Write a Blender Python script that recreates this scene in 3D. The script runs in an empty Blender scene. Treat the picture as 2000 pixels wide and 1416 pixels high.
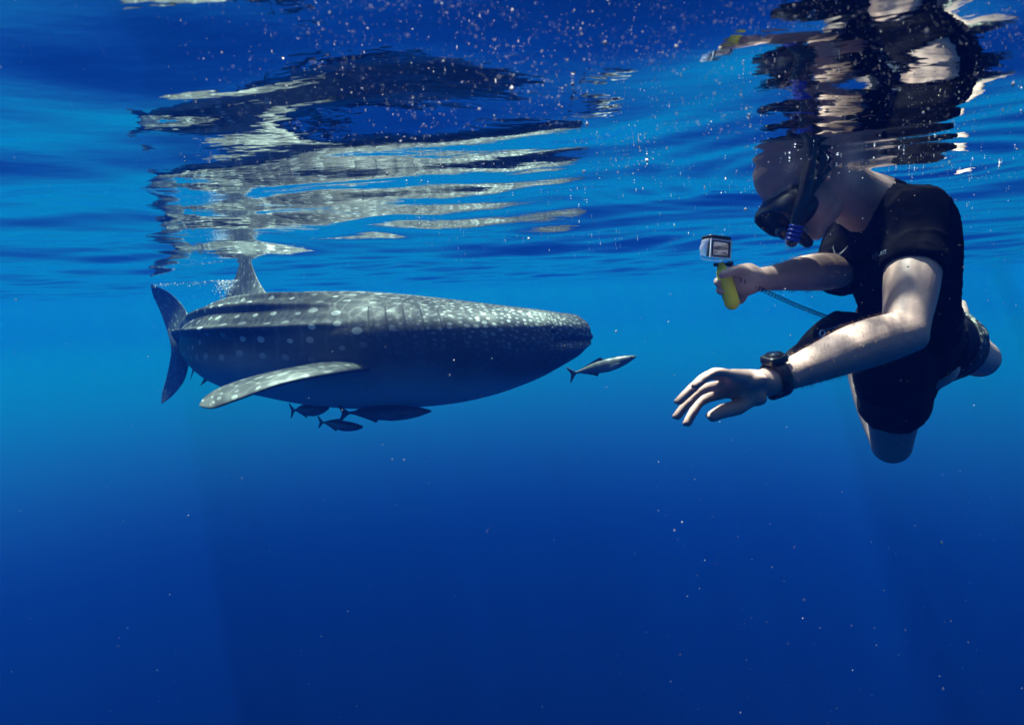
import bpy, bmesh, math, random
import numpy as np
from mathutils import Vector, Matrix, noise
from mathutils.bvhtree import BVHTree

rng = np.random.default_rng(7)
random.seed(7)
scene = bpy.context.scene
COL = scene.collection

# ------------------------------------------------------------------ camera, sky, sun, exposure
FPX, CX, CY = 1303.0, 1000.0, 708.0            # focal length and centre in photograph pixels
PITCH, ROLL = math.radians(6.1), math.radians(2.0)
CAM = Vector((0.0, 0.0, -0.250))
_f = Vector((0, math.cos(PITCH), -math.sin(PITCH)))
_r0 = Vector((1, 0, 0)); _u0 = _r0.cross(_f)
_r = _r0 * math.cos(ROLL) - _u0 * math.sin(ROLL)
_u = _u0 * math.cos(ROLL) + _r0 * math.sin(ROLL)
cam_d = bpy.data.cameras.new('camera')
cam_d.lens = 36.0 * FPX / 2000.0
cam_d.sensor_width = 36.0
cam_d.clip_start = 0.02
cam_d.clip_end = 400.0
cam_d.dof.use_dof = True; cam_d.dof.focus_distance = 2.2; cam_d.dof.aperture_fstop = 8.0
cam = bpy.data.objects.new('camera', cam_d)
COL.objects.link(cam)
cam.matrix_world = Matrix((( _r.x, _u.x, -_f.x, CAM.x), (_r.y, _u.y, -_f.y, CAM.y), (_r.z, _u.z, -_f.z, CAM.z), (0, 0, 0, 1)))
scene.camera = cam

SUN_EL, SUN_AZ = math.radians(72.0), math.radians(-40.0)      # azimuth measured from +Y towards +X
sun_dir = Vector((math.sin(SUN_AZ) * math.cos(SUN_EL), math.cos(SUN_AZ) * math.cos(SUN_EL), math.sin(SUN_EL)))
world = bpy.data.worlds.new('World'); scene.world = world; world.use_nodes = True
wn = world.node_tree.nodes; wl = world.node_tree.links
bg = wn['Background']
sky = wn.new('ShaderNodeTexSky'); sky.sky_type = 'NISHITA'; sky.sun_disc = False
sky.sun_elevation = SUN_EL; sky.sun_rotation = SUN_AZ
wl.new(sky.outputs['Color'], bg.inputs['Color']); bg.inputs['Strength'].default_value = 0.10
sl = bpy.data.lights.new('sun', 'SUN'); sl.energy = 3.7; sl.angle = math.radians(1.6); sl.color = (1.0, 0.96, 0.90)
so = bpy.data.objects.new('sun', sl); COL.objects.link(so)
so.rotation_euler = (-sun_dir).to_track_quat('-Z', 'Y').to_euler(); so.location = (0, 0, 6)
vs = scene.view_settings
vs.view_transform = 'Standard'; vs.look = 'None'; vs.gamma = 1.0; vs.use_curve_mapping = False
vs.exposure = 1.08
cy = scene.cycles
cy.use_denoising = True
cy.max_bounces = 10; cy.volume_bounces = 2; cy.transparent_max_bounces = 12
cy.glossy_bounces = 4; cy.diffuse_bounces = 2
cy.caustics_reflective = False; cy.caustics_refractive = False
cy.sample_clamp_indirect = 6.0


def at(px, py, Y):
    """the point of the plane y = Y seen at a pixel of the photograph"""
    d = _f + _r * ((px - CX) / FPX) + _u * (-(py - CY) / FPX)
    return CAM + d * ((Y - CAM.y) / d.y)


def tag(o, label=None, cat=None, group=None, kind=None):
    if label: o['label'] = label
    if cat: o['category'] = cat
    if group: o['group'] = group
    if kind: o['kind'] = kind
    return o


# ------------------------------------------------------------------ material helpers
def mat(name):
    m = bpy.data.materials.new(name); m.use_nodes = True
    nt = m.node_tree
    return m, nt, nt.nodes['Principled BSDF']


def node(nt, typ, **kw):
    n = nt.nodes.new(typ)
    for k, v in kw.items():
        if hasattr(n, k): setattr(n, k, v)
        else: n.inputs[k].default_value = v
    return n


def simple(name, col, rough=0.5, var=0.15, scale=30.0, bump=0.0, bscale=80.0, metal=0.0, spec=0.5, coat=0.0, sss=0.0):
    m, nt, p = mat(name)
    p.inputs['Roughness'].default_value = rough
    p.inputs['Metallic'].default_value = metal
    p.inputs['Specular IOR Level'].default_value = spec
    p.inputs['Coat Weight'].default_value = coat
    if sss:
        p.inputs['Subsurface Weight'].default_value = sss
        p.inputs['Subsurface Scale'].default_value = 0.004
        p.inputs['Subsurface Radius'].default_value = (1.0, 0.35, 0.2)
    tc = node(nt, 'ShaderNodeTexCoord')
    nz = node(nt, 'ShaderNodeTexNoise'); nz.inputs['Scale'].default_value = scale; nz.inputs['Detail'].default_value = 4
    nt.links.new(tc.outputs['Object'], nz.inputs['Vector'])
    mx = node(nt, 'ShaderNodeMix', data_type='RGBA')
    mx.inputs[6].default_value = tuple(c * (1 - var) for c in col) + (1,)
    mx.inputs[7].default_value = tuple(min(1, c * (1 + var)) for c in col) + (1,)
    nt.links.new(nz.outputs['Fac'], mx.inputs[0])
    nt.links.new(mx.outputs[2], p.inputs['Base Color'])
    if bump:
        b = node(nt, 'ShaderNodeBump'); b.inputs['Strength'].default_value = bump; b.inputs['Distance'].default_value = 0.004
        n2 = node(nt, 'ShaderNodeTexNoise'); n2.inputs['Scale'].default_value = bscale; n2.inputs['Detail'].default_value = 5
        nt.links.new(tc.outputs['Object'], n2.inputs['Vector'])
        nt.links.new(n2.outputs['Fac'], b.inputs['Height']); nt.links.new(b.outputs['Normal'], p.inputs['Normal'])
    return m


# ------------------------------------------------------------------ mesh helpers
def mesh_obj(name, verts, faces, material, parent=None, smooth=True):
    me = bpy.data.meshes.new(name)
    me.from_pydata([tuple(v) for v in verts], [], faces)
    if smooth: me.polygons.foreach_set('use_smooth', [True] * len(me.polygons))
    me.update()
    o = bpy.data.objects.new(name, me); COL.objects.link(o)
    if material: me.materials.append(material)
    if parent is not None: o.parent = parent
    return o


class MB:
    def __init__(self): self.v = []; self.f = []
    def add(self, vs_, fs_):
        b = len(self.v); self.v += [Vector(v) for v in vs_]; self.f += [tuple(i + b for i in f) for f in fs_]
    def build(self, name, m, parent=None, smooth=True): return mesh_obj(name, self.v, self.f, m, parent, smooth)

    def loft(self, rings, cap=True, closed=False):
        n = len(rings[0]); b = len(self.v)
        for r in rings: self.v += [Vector(p) for p in r]
        R = len(rings)
        for i in range(R if closed else R - 1):
            a0 = b + i * n; a1 = b + ((i + 1) % R) * n
            for j in range(n):
                k = (j + 1) % n
                self.f.append((a0 + j, a0 + k, a1 + k, a1 + j))
        if cap and not closed:
            self.f.append(tuple(b + j for j in reversed(range(n))))
            self.f.append(tuple(b + (R - 1) * n + j for j in range(n)))

    def tube(self, pts, rads, n=18, sub=6, side=None, flat=None, round_ends=True):
        """limb through pts with radii; flat = list of width factors along `side`"""
        P = [Vector(p) for p in pts]
        fl = flat or [1.0] * len(P)
        Q, Rr, F = [], [], []
        for i in range(len(P) - 1):
            p0 = P[max(i - 1, 0)]; p1 = P[i]; p2 = P[i + 1]; p3 = P[min(i + 2, len(P) - 1)]
            r0 = rads[max(i - 1, 0)]; r1 = rads[i]; r2 = rads[i + 1]; r3 = rads[min(i + 2, len(P) - 1)]
            for k in range(sub):
                t = k / sub
                cr = lambda a, b_, c, d: 0.5 * ((2 * b_) + (c - a) * t + (2 * a - 5 * b_ + 4 * c - d) * t * t + (3 * b_ - a - 3 * c + d) * t ** 3)
                Q.append(cr(p0, p1, p2, p3)); Rr.append(max(1e-5, cr(r0, r1, r2, r3))); F.append(fl[i] * (1 - t) + fl[i + 1] * t)
        Q.append(P[-1]); Rr.append(rads[-1]); F.append(fl[-1])
        T = []
        for i in range(len(Q)):
            d = Q[min(i + 1, len(Q) - 1)] - Q[max(i - 1, 0)]
            T.append(d.normalized())
        s = Vector(side) if side is not None else (Vector((0, 0, 1)) if abs(T[0].z) < 0.9 else Vector((1, 0, 0)))
        rings = []
        def ring(c, t, r, f, s):
            s = (s - t * s.dot(t)).normalized(); q = t.cross(s)
            return [c + s * (r * f * math.cos(2 * math.pi * j / n)) + q * (r * math.sin(2 * math.pi * j / n)) for j in range(n)], s
        if round_ends:
            for a in (80, 60, 38, 18):
                a = math.radians(a)
                rr, s = ring(Q[0] - T[0] * (Rr[0] * math.sin(a)), T[0], Rr[0] * math.cos(a), F[0], s); rings.append(rr)
        for i in range(len(Q)):
            rr, s2 = ring(Q[i], T[i], Rr[i], F[i], s if side is None else Vector(side)); rings.append(rr)
            if side is None: s = s2
        if round_ends:
            for a in (18, 38, 60, 80):
                a = math.radians(a)
                rr, s = ring(Q[-1] + T[-1] * (Rr[-1] * math.sin(a)), T[-1], Rr[-1] * math.cos(a), F[-1], s); rings.append(rr)
        self.loft(rings)

    def ellipsoid(self, c, ax, n=24, m=14):
        """ax: three vectors (radius included)"""
        c = Vector(c); A, B, C = [Vector(a) for a in ax]
        rings = []
        for i in range(1, m):
            th = math.pi * i / m
            rings.append([c + C * math.cos(th) + (A * math.cos(2 * math.pi * j / n) + B * math.sin(2 * math.pi * j / n)) * math.sin(th) for j in range(n)])
        self.loft(rings)

    def rbox(self, c, ax, bev=0.25, n=32, k=5.0):
        """rounded box: superellipsoid with axes ax"""
        c = Vector(c); A, B, C = [Vector(a) for a in ax]; m = 16
        sp = lambda x, e: math.copysign(abs(x) ** e, x)
        e = 2.0 / k; rings = []
        for i in range(1, m):
            th = math.pi * i / m
            rings.append([c + C * sp(math.cos(th), e) + (A * sp(math.cos(2 * math.pi * j / n), e) + B * sp(math.sin(2 * math.pi * j / n), e)) * sp(math.sin(th), e) for j in range(n)])
        self.loft(rings)


def fuse(name, mb, voxel, smooth_it, material, parent=None, factor=0.5):
    """one continuous skin over all the pieces of mb"""
    o = mb.build('tmp', None)
    r = o.modifiers.new('r', 'REMESH'); r.mode = 'VOXEL'; r.voxel_size = voxel; r.use_smooth_shade = True
    s = o.modifiers.new('s', 'SMOOTH'); s.factor = factor; s.iterations = smooth_it
    dg = bpy.context.evaluated_depsgraph_get(); dg.update()
    me = bpy.data.meshes.new_from_object(o.evaluated_get(dg))
    bpy.data.objects.remove(o)
    me.name = name
    me.polygons.foreach_set('use_smooth', [True] * len(me.polygons))
    q = bpy.data.objects.new(name, me); COL.objects.link(q)
    me.materials.clear(); me.materials.append(material)
    if parent is not None: q.parent = parent
    return q


def displace(o, fn):
    me = o.data
    N = [v.normal.copy() for v in me.vertices]
    for v, nn in zip(me.vertices, N):
        v.co += nn * fn(v.co, nn)
    me.update()


# ------------------------------------------------------------------ the sea: surface and water body
HEAD_XY = at(1600, 330, 1.62)
waves = []


wrng = np.random.default_rng(14)
def add_waves(lam0, lam1, cnt, slope, spread, base=90.0):
    for _ in range(cnt):
        lam = math.exp(wrng.uniform(math.log(lam0), math.log(lam1)))
        k = 2 * math.pi / lam
        th = math.radians(base + wrng.normal(0, spread))
        a = slope / k / math.sqrt(cnt) * wrng.uniform(0.6, 1.4) * 1.41
        waves.append((k * math.cos(th), k * math.sin(th), a, wrng.uniform(0, 2 * math.pi), lam))
add_waves(2.5, 4.5, 5, 0.024, 30, 80)
add_waves(0.8, 1.8, 9, 0.045, 45, 95)
add_waves(0.34, 0.70, 12, 0.050, 50, 85)
add_waves(0.13, 0.26, 16, 0.020, 60, 90)


TROUGH = 0.0
def height_field(X, Y, spacing):
    h = np.zeros_like(X); hxx = h.copy(); hyy = h.copy(); hxy = h.copy()
    for kx, ky, a, ph, lam in waves:
        att = np.exp(-(spacing * 3.2 / lam) ** 2)
        s = np.sin(kx * X + ky * Y + ph) * a * att
        h += s; hxx -= kx * kx * s; hyy -= ky * ky * s; hxy -= kx * ky * s
    # rings spreading from the swimmer's head and shoulders
    dx = X - HEAD_XY.x - 0.15; dy = Y - HEAD_XY.y + 0.05
    r = np.sqrt(dx * dx + dy * dy) + 1e-6
    k = 2 * math.pi / 0.115
    env = 0.0040 * np.exp(-((r - 0.30) / 0.42) ** 2) * np.exp(-(spacing * 3.2 / 0.115) ** 2)
    s = env * np.sin(k * r)
    h += s; hxx -= k * k * s * (dx / r) ** 2; hyy -= k * k * s * (dy / r) ** 2; hxy -= k * k * s * dx * dy / r ** 2
    # the trough between two swells that the swimmer floats in
    h -= TROUGH * np.exp(-((X - HEAD_XY.x - .12) / .75) ** 2 - ((Y - HEAD_XY.y) / .75) ** 2)
    return h, hxx, hyy, hxy


TROUGH = float(height_field(np.array([[HEAD_XY.x + .1]]), np.array([[HEAD_XY.y]]), np.array([[.02]]))[0][0, 0]) - 0.004


def build_surface():
    n = 780; ext = 150.0; A = 2.0; b = math.asinh(ext / A)
    t = np.linspace(-1, 1, n)
    gx = 0.2 + A * np.sinh(b * t); gy = 1.9 + A * np.sinh(b * t)
    sx = np.gradient(gx); sy = np.gradient(gy)
    X, Y = np.meshgrid(gx, gy); SP = np.maximum(*np.meshgrid(sx, sy))
    h, hxx, hyy, hxy = height_field(X, Y, SP)
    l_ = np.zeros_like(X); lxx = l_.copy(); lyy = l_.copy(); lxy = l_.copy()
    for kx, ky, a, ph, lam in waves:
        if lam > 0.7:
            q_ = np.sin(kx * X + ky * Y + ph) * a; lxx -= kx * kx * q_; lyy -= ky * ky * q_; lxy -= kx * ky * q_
    dl = 0.25 * 7.0                               # light shafts put into the gain from the curvature of the longer waves
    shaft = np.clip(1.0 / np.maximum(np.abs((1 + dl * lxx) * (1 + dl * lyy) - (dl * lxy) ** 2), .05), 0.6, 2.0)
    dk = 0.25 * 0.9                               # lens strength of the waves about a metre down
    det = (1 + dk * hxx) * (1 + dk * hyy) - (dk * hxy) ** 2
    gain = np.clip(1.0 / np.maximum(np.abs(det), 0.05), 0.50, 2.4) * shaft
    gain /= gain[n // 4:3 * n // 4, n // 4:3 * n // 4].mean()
    co = np.stack([X, Y, h], -1).reshape(-1, 3)
    me = bpy.data.meshes.new('sea_surface')
    me.vertices.add(n * n); me.vertices.foreach_set('co', co.ravel())
    i = np.arange(n - 1); I, J = np.meshgrid(i, i)
    q = np.stack([J * n + I, J * n + I + 1, (J + 1) * n + I + 1, (J + 1) * n + I], -1).reshape(-1, 4)
    nq = len(q)
    me.loops.add(nq * 4); me.loops.foreach_set('vertex_index', q.ravel().astype(np.int32))
    me.polygons.add(nq)
    me.polygons.foreach_set('loop_start', np.arange(0, nq * 4, 4, dtype=np.int32))
    me.polygons.foreach_set('use_smooth', np.ones(nq, dtype=bool))
    me.update(calc_edges=True)
    at_ = me.attributes.new('caustic_gain', 'FLOAT', 'POINT')  # imitated caustics and light shafts, stored to tint the transparent colour
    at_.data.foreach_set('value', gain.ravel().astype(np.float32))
    o = bpy.data.objects.new('sea_surface', me); COL.objects.link(o)
    m = bpy.data.materials.new('sea_surface'); m.use_nodes = True; nt = m.node_tree; nt.nodes.clear()
    out = node(nt, 'ShaderNodeOutputMaterial'); mix = node(nt, 'ShaderNodeMixShader')
    fr = node(nt, 'ShaderNodeFresnel'); fr.inputs['IOR'].default_value = 1.333
    tr = node(nt, 'ShaderNodeBsdfTransparent'); gl = node(nt, 'ShaderNodeBsdfGlossy')
    gl.inputs['Roughness'].default_value = 0.012; gl.inputs['Color'].default_value = (1, 1, 1, 1)
    ga = node(nt, 'ShaderNodeAttribute', attribute_name='caustic_gain')
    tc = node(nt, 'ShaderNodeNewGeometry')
    # fine caustic veins painted in: warped cell edges brighten the transparent colour
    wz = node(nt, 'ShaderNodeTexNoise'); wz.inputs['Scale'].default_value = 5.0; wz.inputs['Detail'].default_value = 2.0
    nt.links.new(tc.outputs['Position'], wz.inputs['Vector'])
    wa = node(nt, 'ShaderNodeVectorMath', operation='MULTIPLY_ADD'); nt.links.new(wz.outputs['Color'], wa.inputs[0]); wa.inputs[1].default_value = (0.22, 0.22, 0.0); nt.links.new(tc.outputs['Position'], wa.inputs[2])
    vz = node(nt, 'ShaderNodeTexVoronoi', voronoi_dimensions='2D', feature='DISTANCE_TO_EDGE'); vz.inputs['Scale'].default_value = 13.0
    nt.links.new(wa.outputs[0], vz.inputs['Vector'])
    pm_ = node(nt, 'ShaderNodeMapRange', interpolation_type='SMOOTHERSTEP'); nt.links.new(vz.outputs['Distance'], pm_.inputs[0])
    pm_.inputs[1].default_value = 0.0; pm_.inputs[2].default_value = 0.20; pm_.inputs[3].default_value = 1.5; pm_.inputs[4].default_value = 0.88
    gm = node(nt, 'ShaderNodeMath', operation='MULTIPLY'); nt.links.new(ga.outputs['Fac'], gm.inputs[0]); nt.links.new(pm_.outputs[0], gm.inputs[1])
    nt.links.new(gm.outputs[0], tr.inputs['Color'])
    nz = node(nt, 'ShaderNodeTexNoise'); nz.inputs['Scale'].default_value = 16.0; nz.inputs['Detail'].default_value = 3.0
    mp = node(nt, 'ShaderNodeMapping'); mp.inputs['Scale'].default_value = (0.6, 1.0, 1.0)
    nt.links.new(tc.outputs['Position'], mp.inputs['Vector']); nt.links.new(mp.outputs[0], nz.inputs['Vector'])
    bp = node(nt, 'ShaderNodeBump'); bp.inputs['Strength'].default_value = 0.25; bp.inputs['Distance'].default_value = 0.0045
    nt.links.new(nz.outputs['Fac'], bp.inputs['Height'])
    nt.links.new(bp.outputs['Normal'], gl.inputs['Normal']); nt.links.new(bp.outputs['Normal'], fr.inputs['Normal'])
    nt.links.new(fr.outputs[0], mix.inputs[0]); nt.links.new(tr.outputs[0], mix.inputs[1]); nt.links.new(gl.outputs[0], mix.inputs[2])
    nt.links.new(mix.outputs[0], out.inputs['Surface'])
    me.materials.append(m)
    tag(o, 'rippled sea surface seen from below', kind='structure')
    return o


sea = build_surface()


def build_haze():
    e, b, t = 156.0, -7.6, 0.45
    v = [(-e, -e, b), (e, -e, b), (e, e, b), (-e, e, b), (-e, -e, t), (e, -e, t), (e, e, t), (-e, e, t)]
    f = [(0, 3, 2, 1), (4, 5, 6, 7), (0, 1, 5, 4), (1, 2, 6, 5), (2, 3, 7, 6), (3, 0, 4, 7)]
    m = bpy.data.materials.new('sea_water'); m.use_nodes = True; nt = m.node_tree; nt.nodes.clear()
    out = node(nt, 'ShaderNodeOutputMaterial'); pv = node(nt, 'ShaderNodeVolumePrincipled')
    sig_s = np.array(SIG_S); sig_a = np.array(SIG_A); D = float((sig_s + sig_a).max()) * 1.02
    col = sig_s / D; ab = (1 - sig_a / D / (1 - col)) ** 2
    pv.inputs['Color'].default_value = tuple(col) + (1,)
    pv.inputs['Absorption Color'].default_value = tuple(ab) + (1,)
    pv.inputs['Density'].default_value = D
    pv.inputs['Anisotropy'].default_value = 0.15
    nt.links.new(pv.outputs[0], out.inputs['Volume'])
    o = mesh_obj('haze', v, f, m, smooth=False)
    tag(o, 'clear blue sea water that fades far things to blue', kind='stuff')


SIG_S = (0.0003, 0.0030, 0.0232)
SIG_A = (0.090, 0.0112, 0.0150)
build_haze()

# ------------------------------------------------------------------ materials of the animals
def shark_material(fin=False):
    m, nt, p = mat('shark_skin')
    L = nt.links
    p.inputs['Roughness'].default_value = 0.55
    p.inputs['Specular IOR Level'].default_value = 0.25
    uv = node(nt, 'ShaderNodeUVMap'); uv.uv_map = 'skin'
    sp = node(nt, 'ShaderNodeSeparateXYZ'); L.new(uv.outputs[0], sp.inputs[0])
    def math_(op, a, b=None, c=None):
        n = node(nt, 'ShaderNodeMath', operation=op)
        for i, x in enumerate((a, b, c)):
            if x is None: continue
            if isinstance(x, (int, float)): n.inputs[i].default_value = x
            else: L.new(x, n.inputs[i])
        return n.outputs[0]
    def spots(sx, sy, rnd, r0, r1, off=0.0):
        mp = node(nt, 'ShaderNodeMapping'); mp.inputs['Scale'].default_value = (sx, sy, 1); mp.inputs['Location'].default_value = (off, off * .7, 0)
        L.new(uv.outputs[0], mp.inputs['Vector'])
        v = node(nt, 'ShaderNodeTexVoronoi', voronoi_dimensions='2D', feature='F1'); v.inputs['Scale'].default_value = 1.0; v.inputs['Randomness'].default_value = rnd
        L.new(mp.outputs[0], v.inputs['Vector'])
        cs = node(nt, 'ShaderNodeSeparateColor'); L.new(v.outputs['Color'], cs.inputs[0])
        rr = math_('MULTIPLY_ADD', cs.outputs[0], r1 - r0, r0)
        mr = node(nt, 'ShaderNodeMapRange', interpolation_type='SMOOTHSTEP')
        L.new(v.outputs['Distance'], mr.inputs[0]); L.new(math_('MULTIPLY', rr, 0.78), mr.inputs[1]); L.new(rr, mr.inputs[2])
        mr.inputs[3].default_value = 1.0; mr.inputs[4].default_value = 0.0
        return math_('MULTIPLY', mr.outputs[0], math_('MULTIPLY_ADD', cs.outputs[1], 0.5, 0.5))
    flank = spots(8.4, 10.0, 0.5, 0.13, 0.23)
    small = spots(17.0, 21.0, 0.9, 0.03, 0.22, 3.3)
    headd = spots(26.0, 34.0, 0.8, 0.17, 0.38, 1.7)
    snout = spots(40.0, 48.0, 0.85, 0.16, 0.36, 5.7)
    def ramp(x, a, b):
        mr = node(nt, 'ShaderNodeMapRange', interpolation_type='SMOOTHSTEP'); L.new(x, mr.inputs[0])
        mr.inputs[1].default_value = a; mr.inputs[2].default_value = b
        return mr.outputs[0]
    def lerp(f, a, b):
        n = node(nt, 'ShaderNodeMix', data_type='FLOAT'); L.new(f, n.inputs[0])
        for i, x in ((2, a), (3, b)):
            if isinstance(x, (int, float)): n.inputs[i].default_value = x
            else: L.new(x, n.inputs[i])
        return n.outputs[0]
    if fin:
        tot = math_('MULTIPLY', spots(15, 15, 0.8, 0.12, 0.3), 0.34)
    else:
        body = math_('MAXIMUM', flank, math_('MULTIPLY', small, 0.12))
        # faint upright bars between the rows of dots
        wv = node(nt, 'ShaderNodeTexWave', wave_type='BANDS', bands_direction='X'); wv.inputs['Scale'].default_value = 2.62; wv.inputs['Distortion'].default_value = 1.2; wv.inputs['Detail'].default_value = 2
        wv.inputs['Detail Scale'].default_value = 3.0
        L.new(uv.outputs[0], wv.inputs['Vector'])
        bars = math_('MULTIPLY', ramp(wv.outputs['Fac'], 0.90, 1.0), 0.07)
        body = math_('MAXIMUM', body, bars)
        hd = lerp(ramp(sp.outputs[0], 0.22, 0.38), math_('MULTIPLY', snout, 0.62), math_('MULTIPLY', headd, 0.72))
        tot = lerp(ramp(sp.outputs[0], 0.72, 1.25), hd, body)
        av = math_('ABSOLUTE', sp.outputs[1])
        lim = lerp(ramp(sp.outputs[0], 0.9, 1.7), 0.42, 0.64)
        keep = math_('SUBTRACT', 1.0, math_('SMOOTH_MAX', 0.0, math_('MULTIPLY', math_('SUBTRACT', av, lim), 4.5), 0.1))
        tot = math_('MULTIPLY', tot, math_('MAXIMUM', keep, 0.10))
    tc = node(nt, 'ShaderNodeTexCoord')
    nz = node(nt, 'ShaderNodeTexNoise'); nz.inputs['Scale'].default_value = 5.0; nz.inputs['Detail'].default_value = 6
    L.new(tc.outputs['Object'], nz.inputs['Vector'])
    base = node(nt, 'ShaderNodeMix', data_type='RGBA'); L.new(nz.outputs['Fac'], base.inputs[0])
    base.inputs[6].default_value = (0.044, 0.048, 0.043, 1); base.inputs[7].default_value = (0.098, 0.104, 0.092, 1)
    sc_ = node(nt, 'ShaderNodeMix', data_type='RGBA'); L.new(tot, sc_.inputs[0]); L.new(base.outputs[2], sc_.inputs[6]); sc_.inputs[7].default_value = (0.60, 0.64, 0.60, 1)
    # pale belly (second UV coordinate: metres round the body from the back)
    bl = node(nt, 'ShaderNodeMath', operation='ABSOLUTE'); L.new(sp.outputs[1], bl.inputs[0])
    n3 = math_('MULTIPLY_ADD', nz.outputs['Fac'], 0.10, bl.outputs[0])
    belly = ramp(n3, 0.70, 0.98) if not fin else ramp(n3, 9.0, 10.0)
    fn = node(nt, 'ShaderNodeMix', data_type='RGBA'); L.new(belly, fn.inputs[0]); L.new(sc_.outputs[2], fn.inputs[6]); fn.inputs[7].default_value = (0.46, 0.48, 0.48, 1)
    L.new(fn.outputs[2], p.inputs['Base Color'])
    b = node(nt, 'ShaderNodeBump'); b.inputs['Strength'].default_value = 0.3; b.inputs['Distance'].default_value = 0.006
    n2 = node(nt, 'ShaderNodeTexNoise'); n2.inputs['Scale'].default_value = 45; n2.inputs['Detail'].default_value = 5
    L.new(tc.outputs['Object'], n2.inputs['Vector']); L.new(n2.outputs['Fac'], b.inputs['Height']); L.new(b.outputs['Normal'], p.inputs['Normal'])
    return m


M_SHARK = shark_material(); M_FIN = shark_material(True)
M_DARK = simple('gape_shade', (0.02, 0.025, 0.03), 0.7)
M_GILL = simple('gill_skin', (0.045, 0.05, 0.047), 0.7)
M_EYE = simple('eye_black', (0.01, 0.01, 0.012), 0.15)

# ------------------------------------------------------------------ whale shark
#            x      y     top_px bot_px  half-width  widest(from top 0-1)  upper n, lower n
ST = [(0.404, 3.90, 622, 682, 0.215, 0.44, 2.4, 2.2),
      (0.372, 3.895, 615, 692, 0.268, 0.40, 2.5, 2.2),
      (0.300, 3.885, 611, 708, 0.315, 0.32, 2.7, 2.2),
      (0.200, 3.875, 606, 727, 0.365, 0.29, 2.8, 2.2),
      (0.000, 3.855, 598, 756, 0.420, 0.29, 2.8, 2.1),
      (-0.30, 3.830, 586, 783, 0.465, 0.32, 2.6, 2.1),
      (-0.60, 3.835, 575, 793, 0.490, 0.37, 2.4, 2.1),
      (-0.87, 3.870, 569, 795, 0.490, 0.42, 2.2, 2.1),
      (-1.15, 3.945, 570, 787, 0.475, 0.46, 2.0, 2.1),
      (-1.40, 4.060, 574, 773, 0.445, 0.48, 1.9, 2.1),
      (-1.62, 4.220, 581, 763, 0.400, 0.49, 1.9, 2.1),
      (-1.90, 4.480, 598, 741, 0.305, 0.48, 1.9, 2.1),
      (-2.15, 4.780, 617, 712, 0.220, 0.46, 1.9, 2.1),
      (-2.40, 5.130, 638, 702, 0.148, 0.42, 1.9, 2.1),
      (-2.62, 5.480, 654, 699, 0.100, 0.36, 1.8, 2.1),
      (-2.82, 5.820, 663, 697, 0.072, 0.32, 1.7, 2.1),
      (-2.96, 6.060, 669, 700, 0.050, 0.40, 1.8, 2.0)]


def shark_sections():
    S = []
    for (x, y, tp, bt, w, mz, nu, nl) in ST:
        px = CX + FPX * x / y
        S.append([x, y, at(px, tp, y).z, at(px, bt, y).z, w, mz, nu, nl])
    S = np.array(S)
    d = np.r_[0, np.cumsum(np.hypot(np.diff(S[:, 0]), np.diff(S[:, 1])))]
    return S, d


SH, SHD = shark_sections()
SHLEN = SHD[-1]


def cubic(tq, t, V):
    """smooth (pchip-like Catmull-Rom) interpolation of rows V at tq"""
    out = np.zeros((len(tq), V.shape[1]))
    m = np.gradient(V, t, axis=0)
    i = np.clip(np.searchsorted(t, tq) - 1, 0, len(t) - 2)
    h = (t[i + 1] - t[i])[:, None]; u = ((tq - t[i]) / (t[i + 1] - t[i]))[:, None]
    out = (2 * u**3 - 3 * u**2 + 1) * V[i] + (u**3 - 2 * u**2 + u) * h * m[i] + (-2 * u**3 + 3 * u**2) * V[i + 1] + (u**3 - u**2) * h * m[i + 1]
    return out


RIDGES = [(21, 0.030, 3.6), (42, 0.044, 3.8), (66, 0.056, 4.2)]


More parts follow.
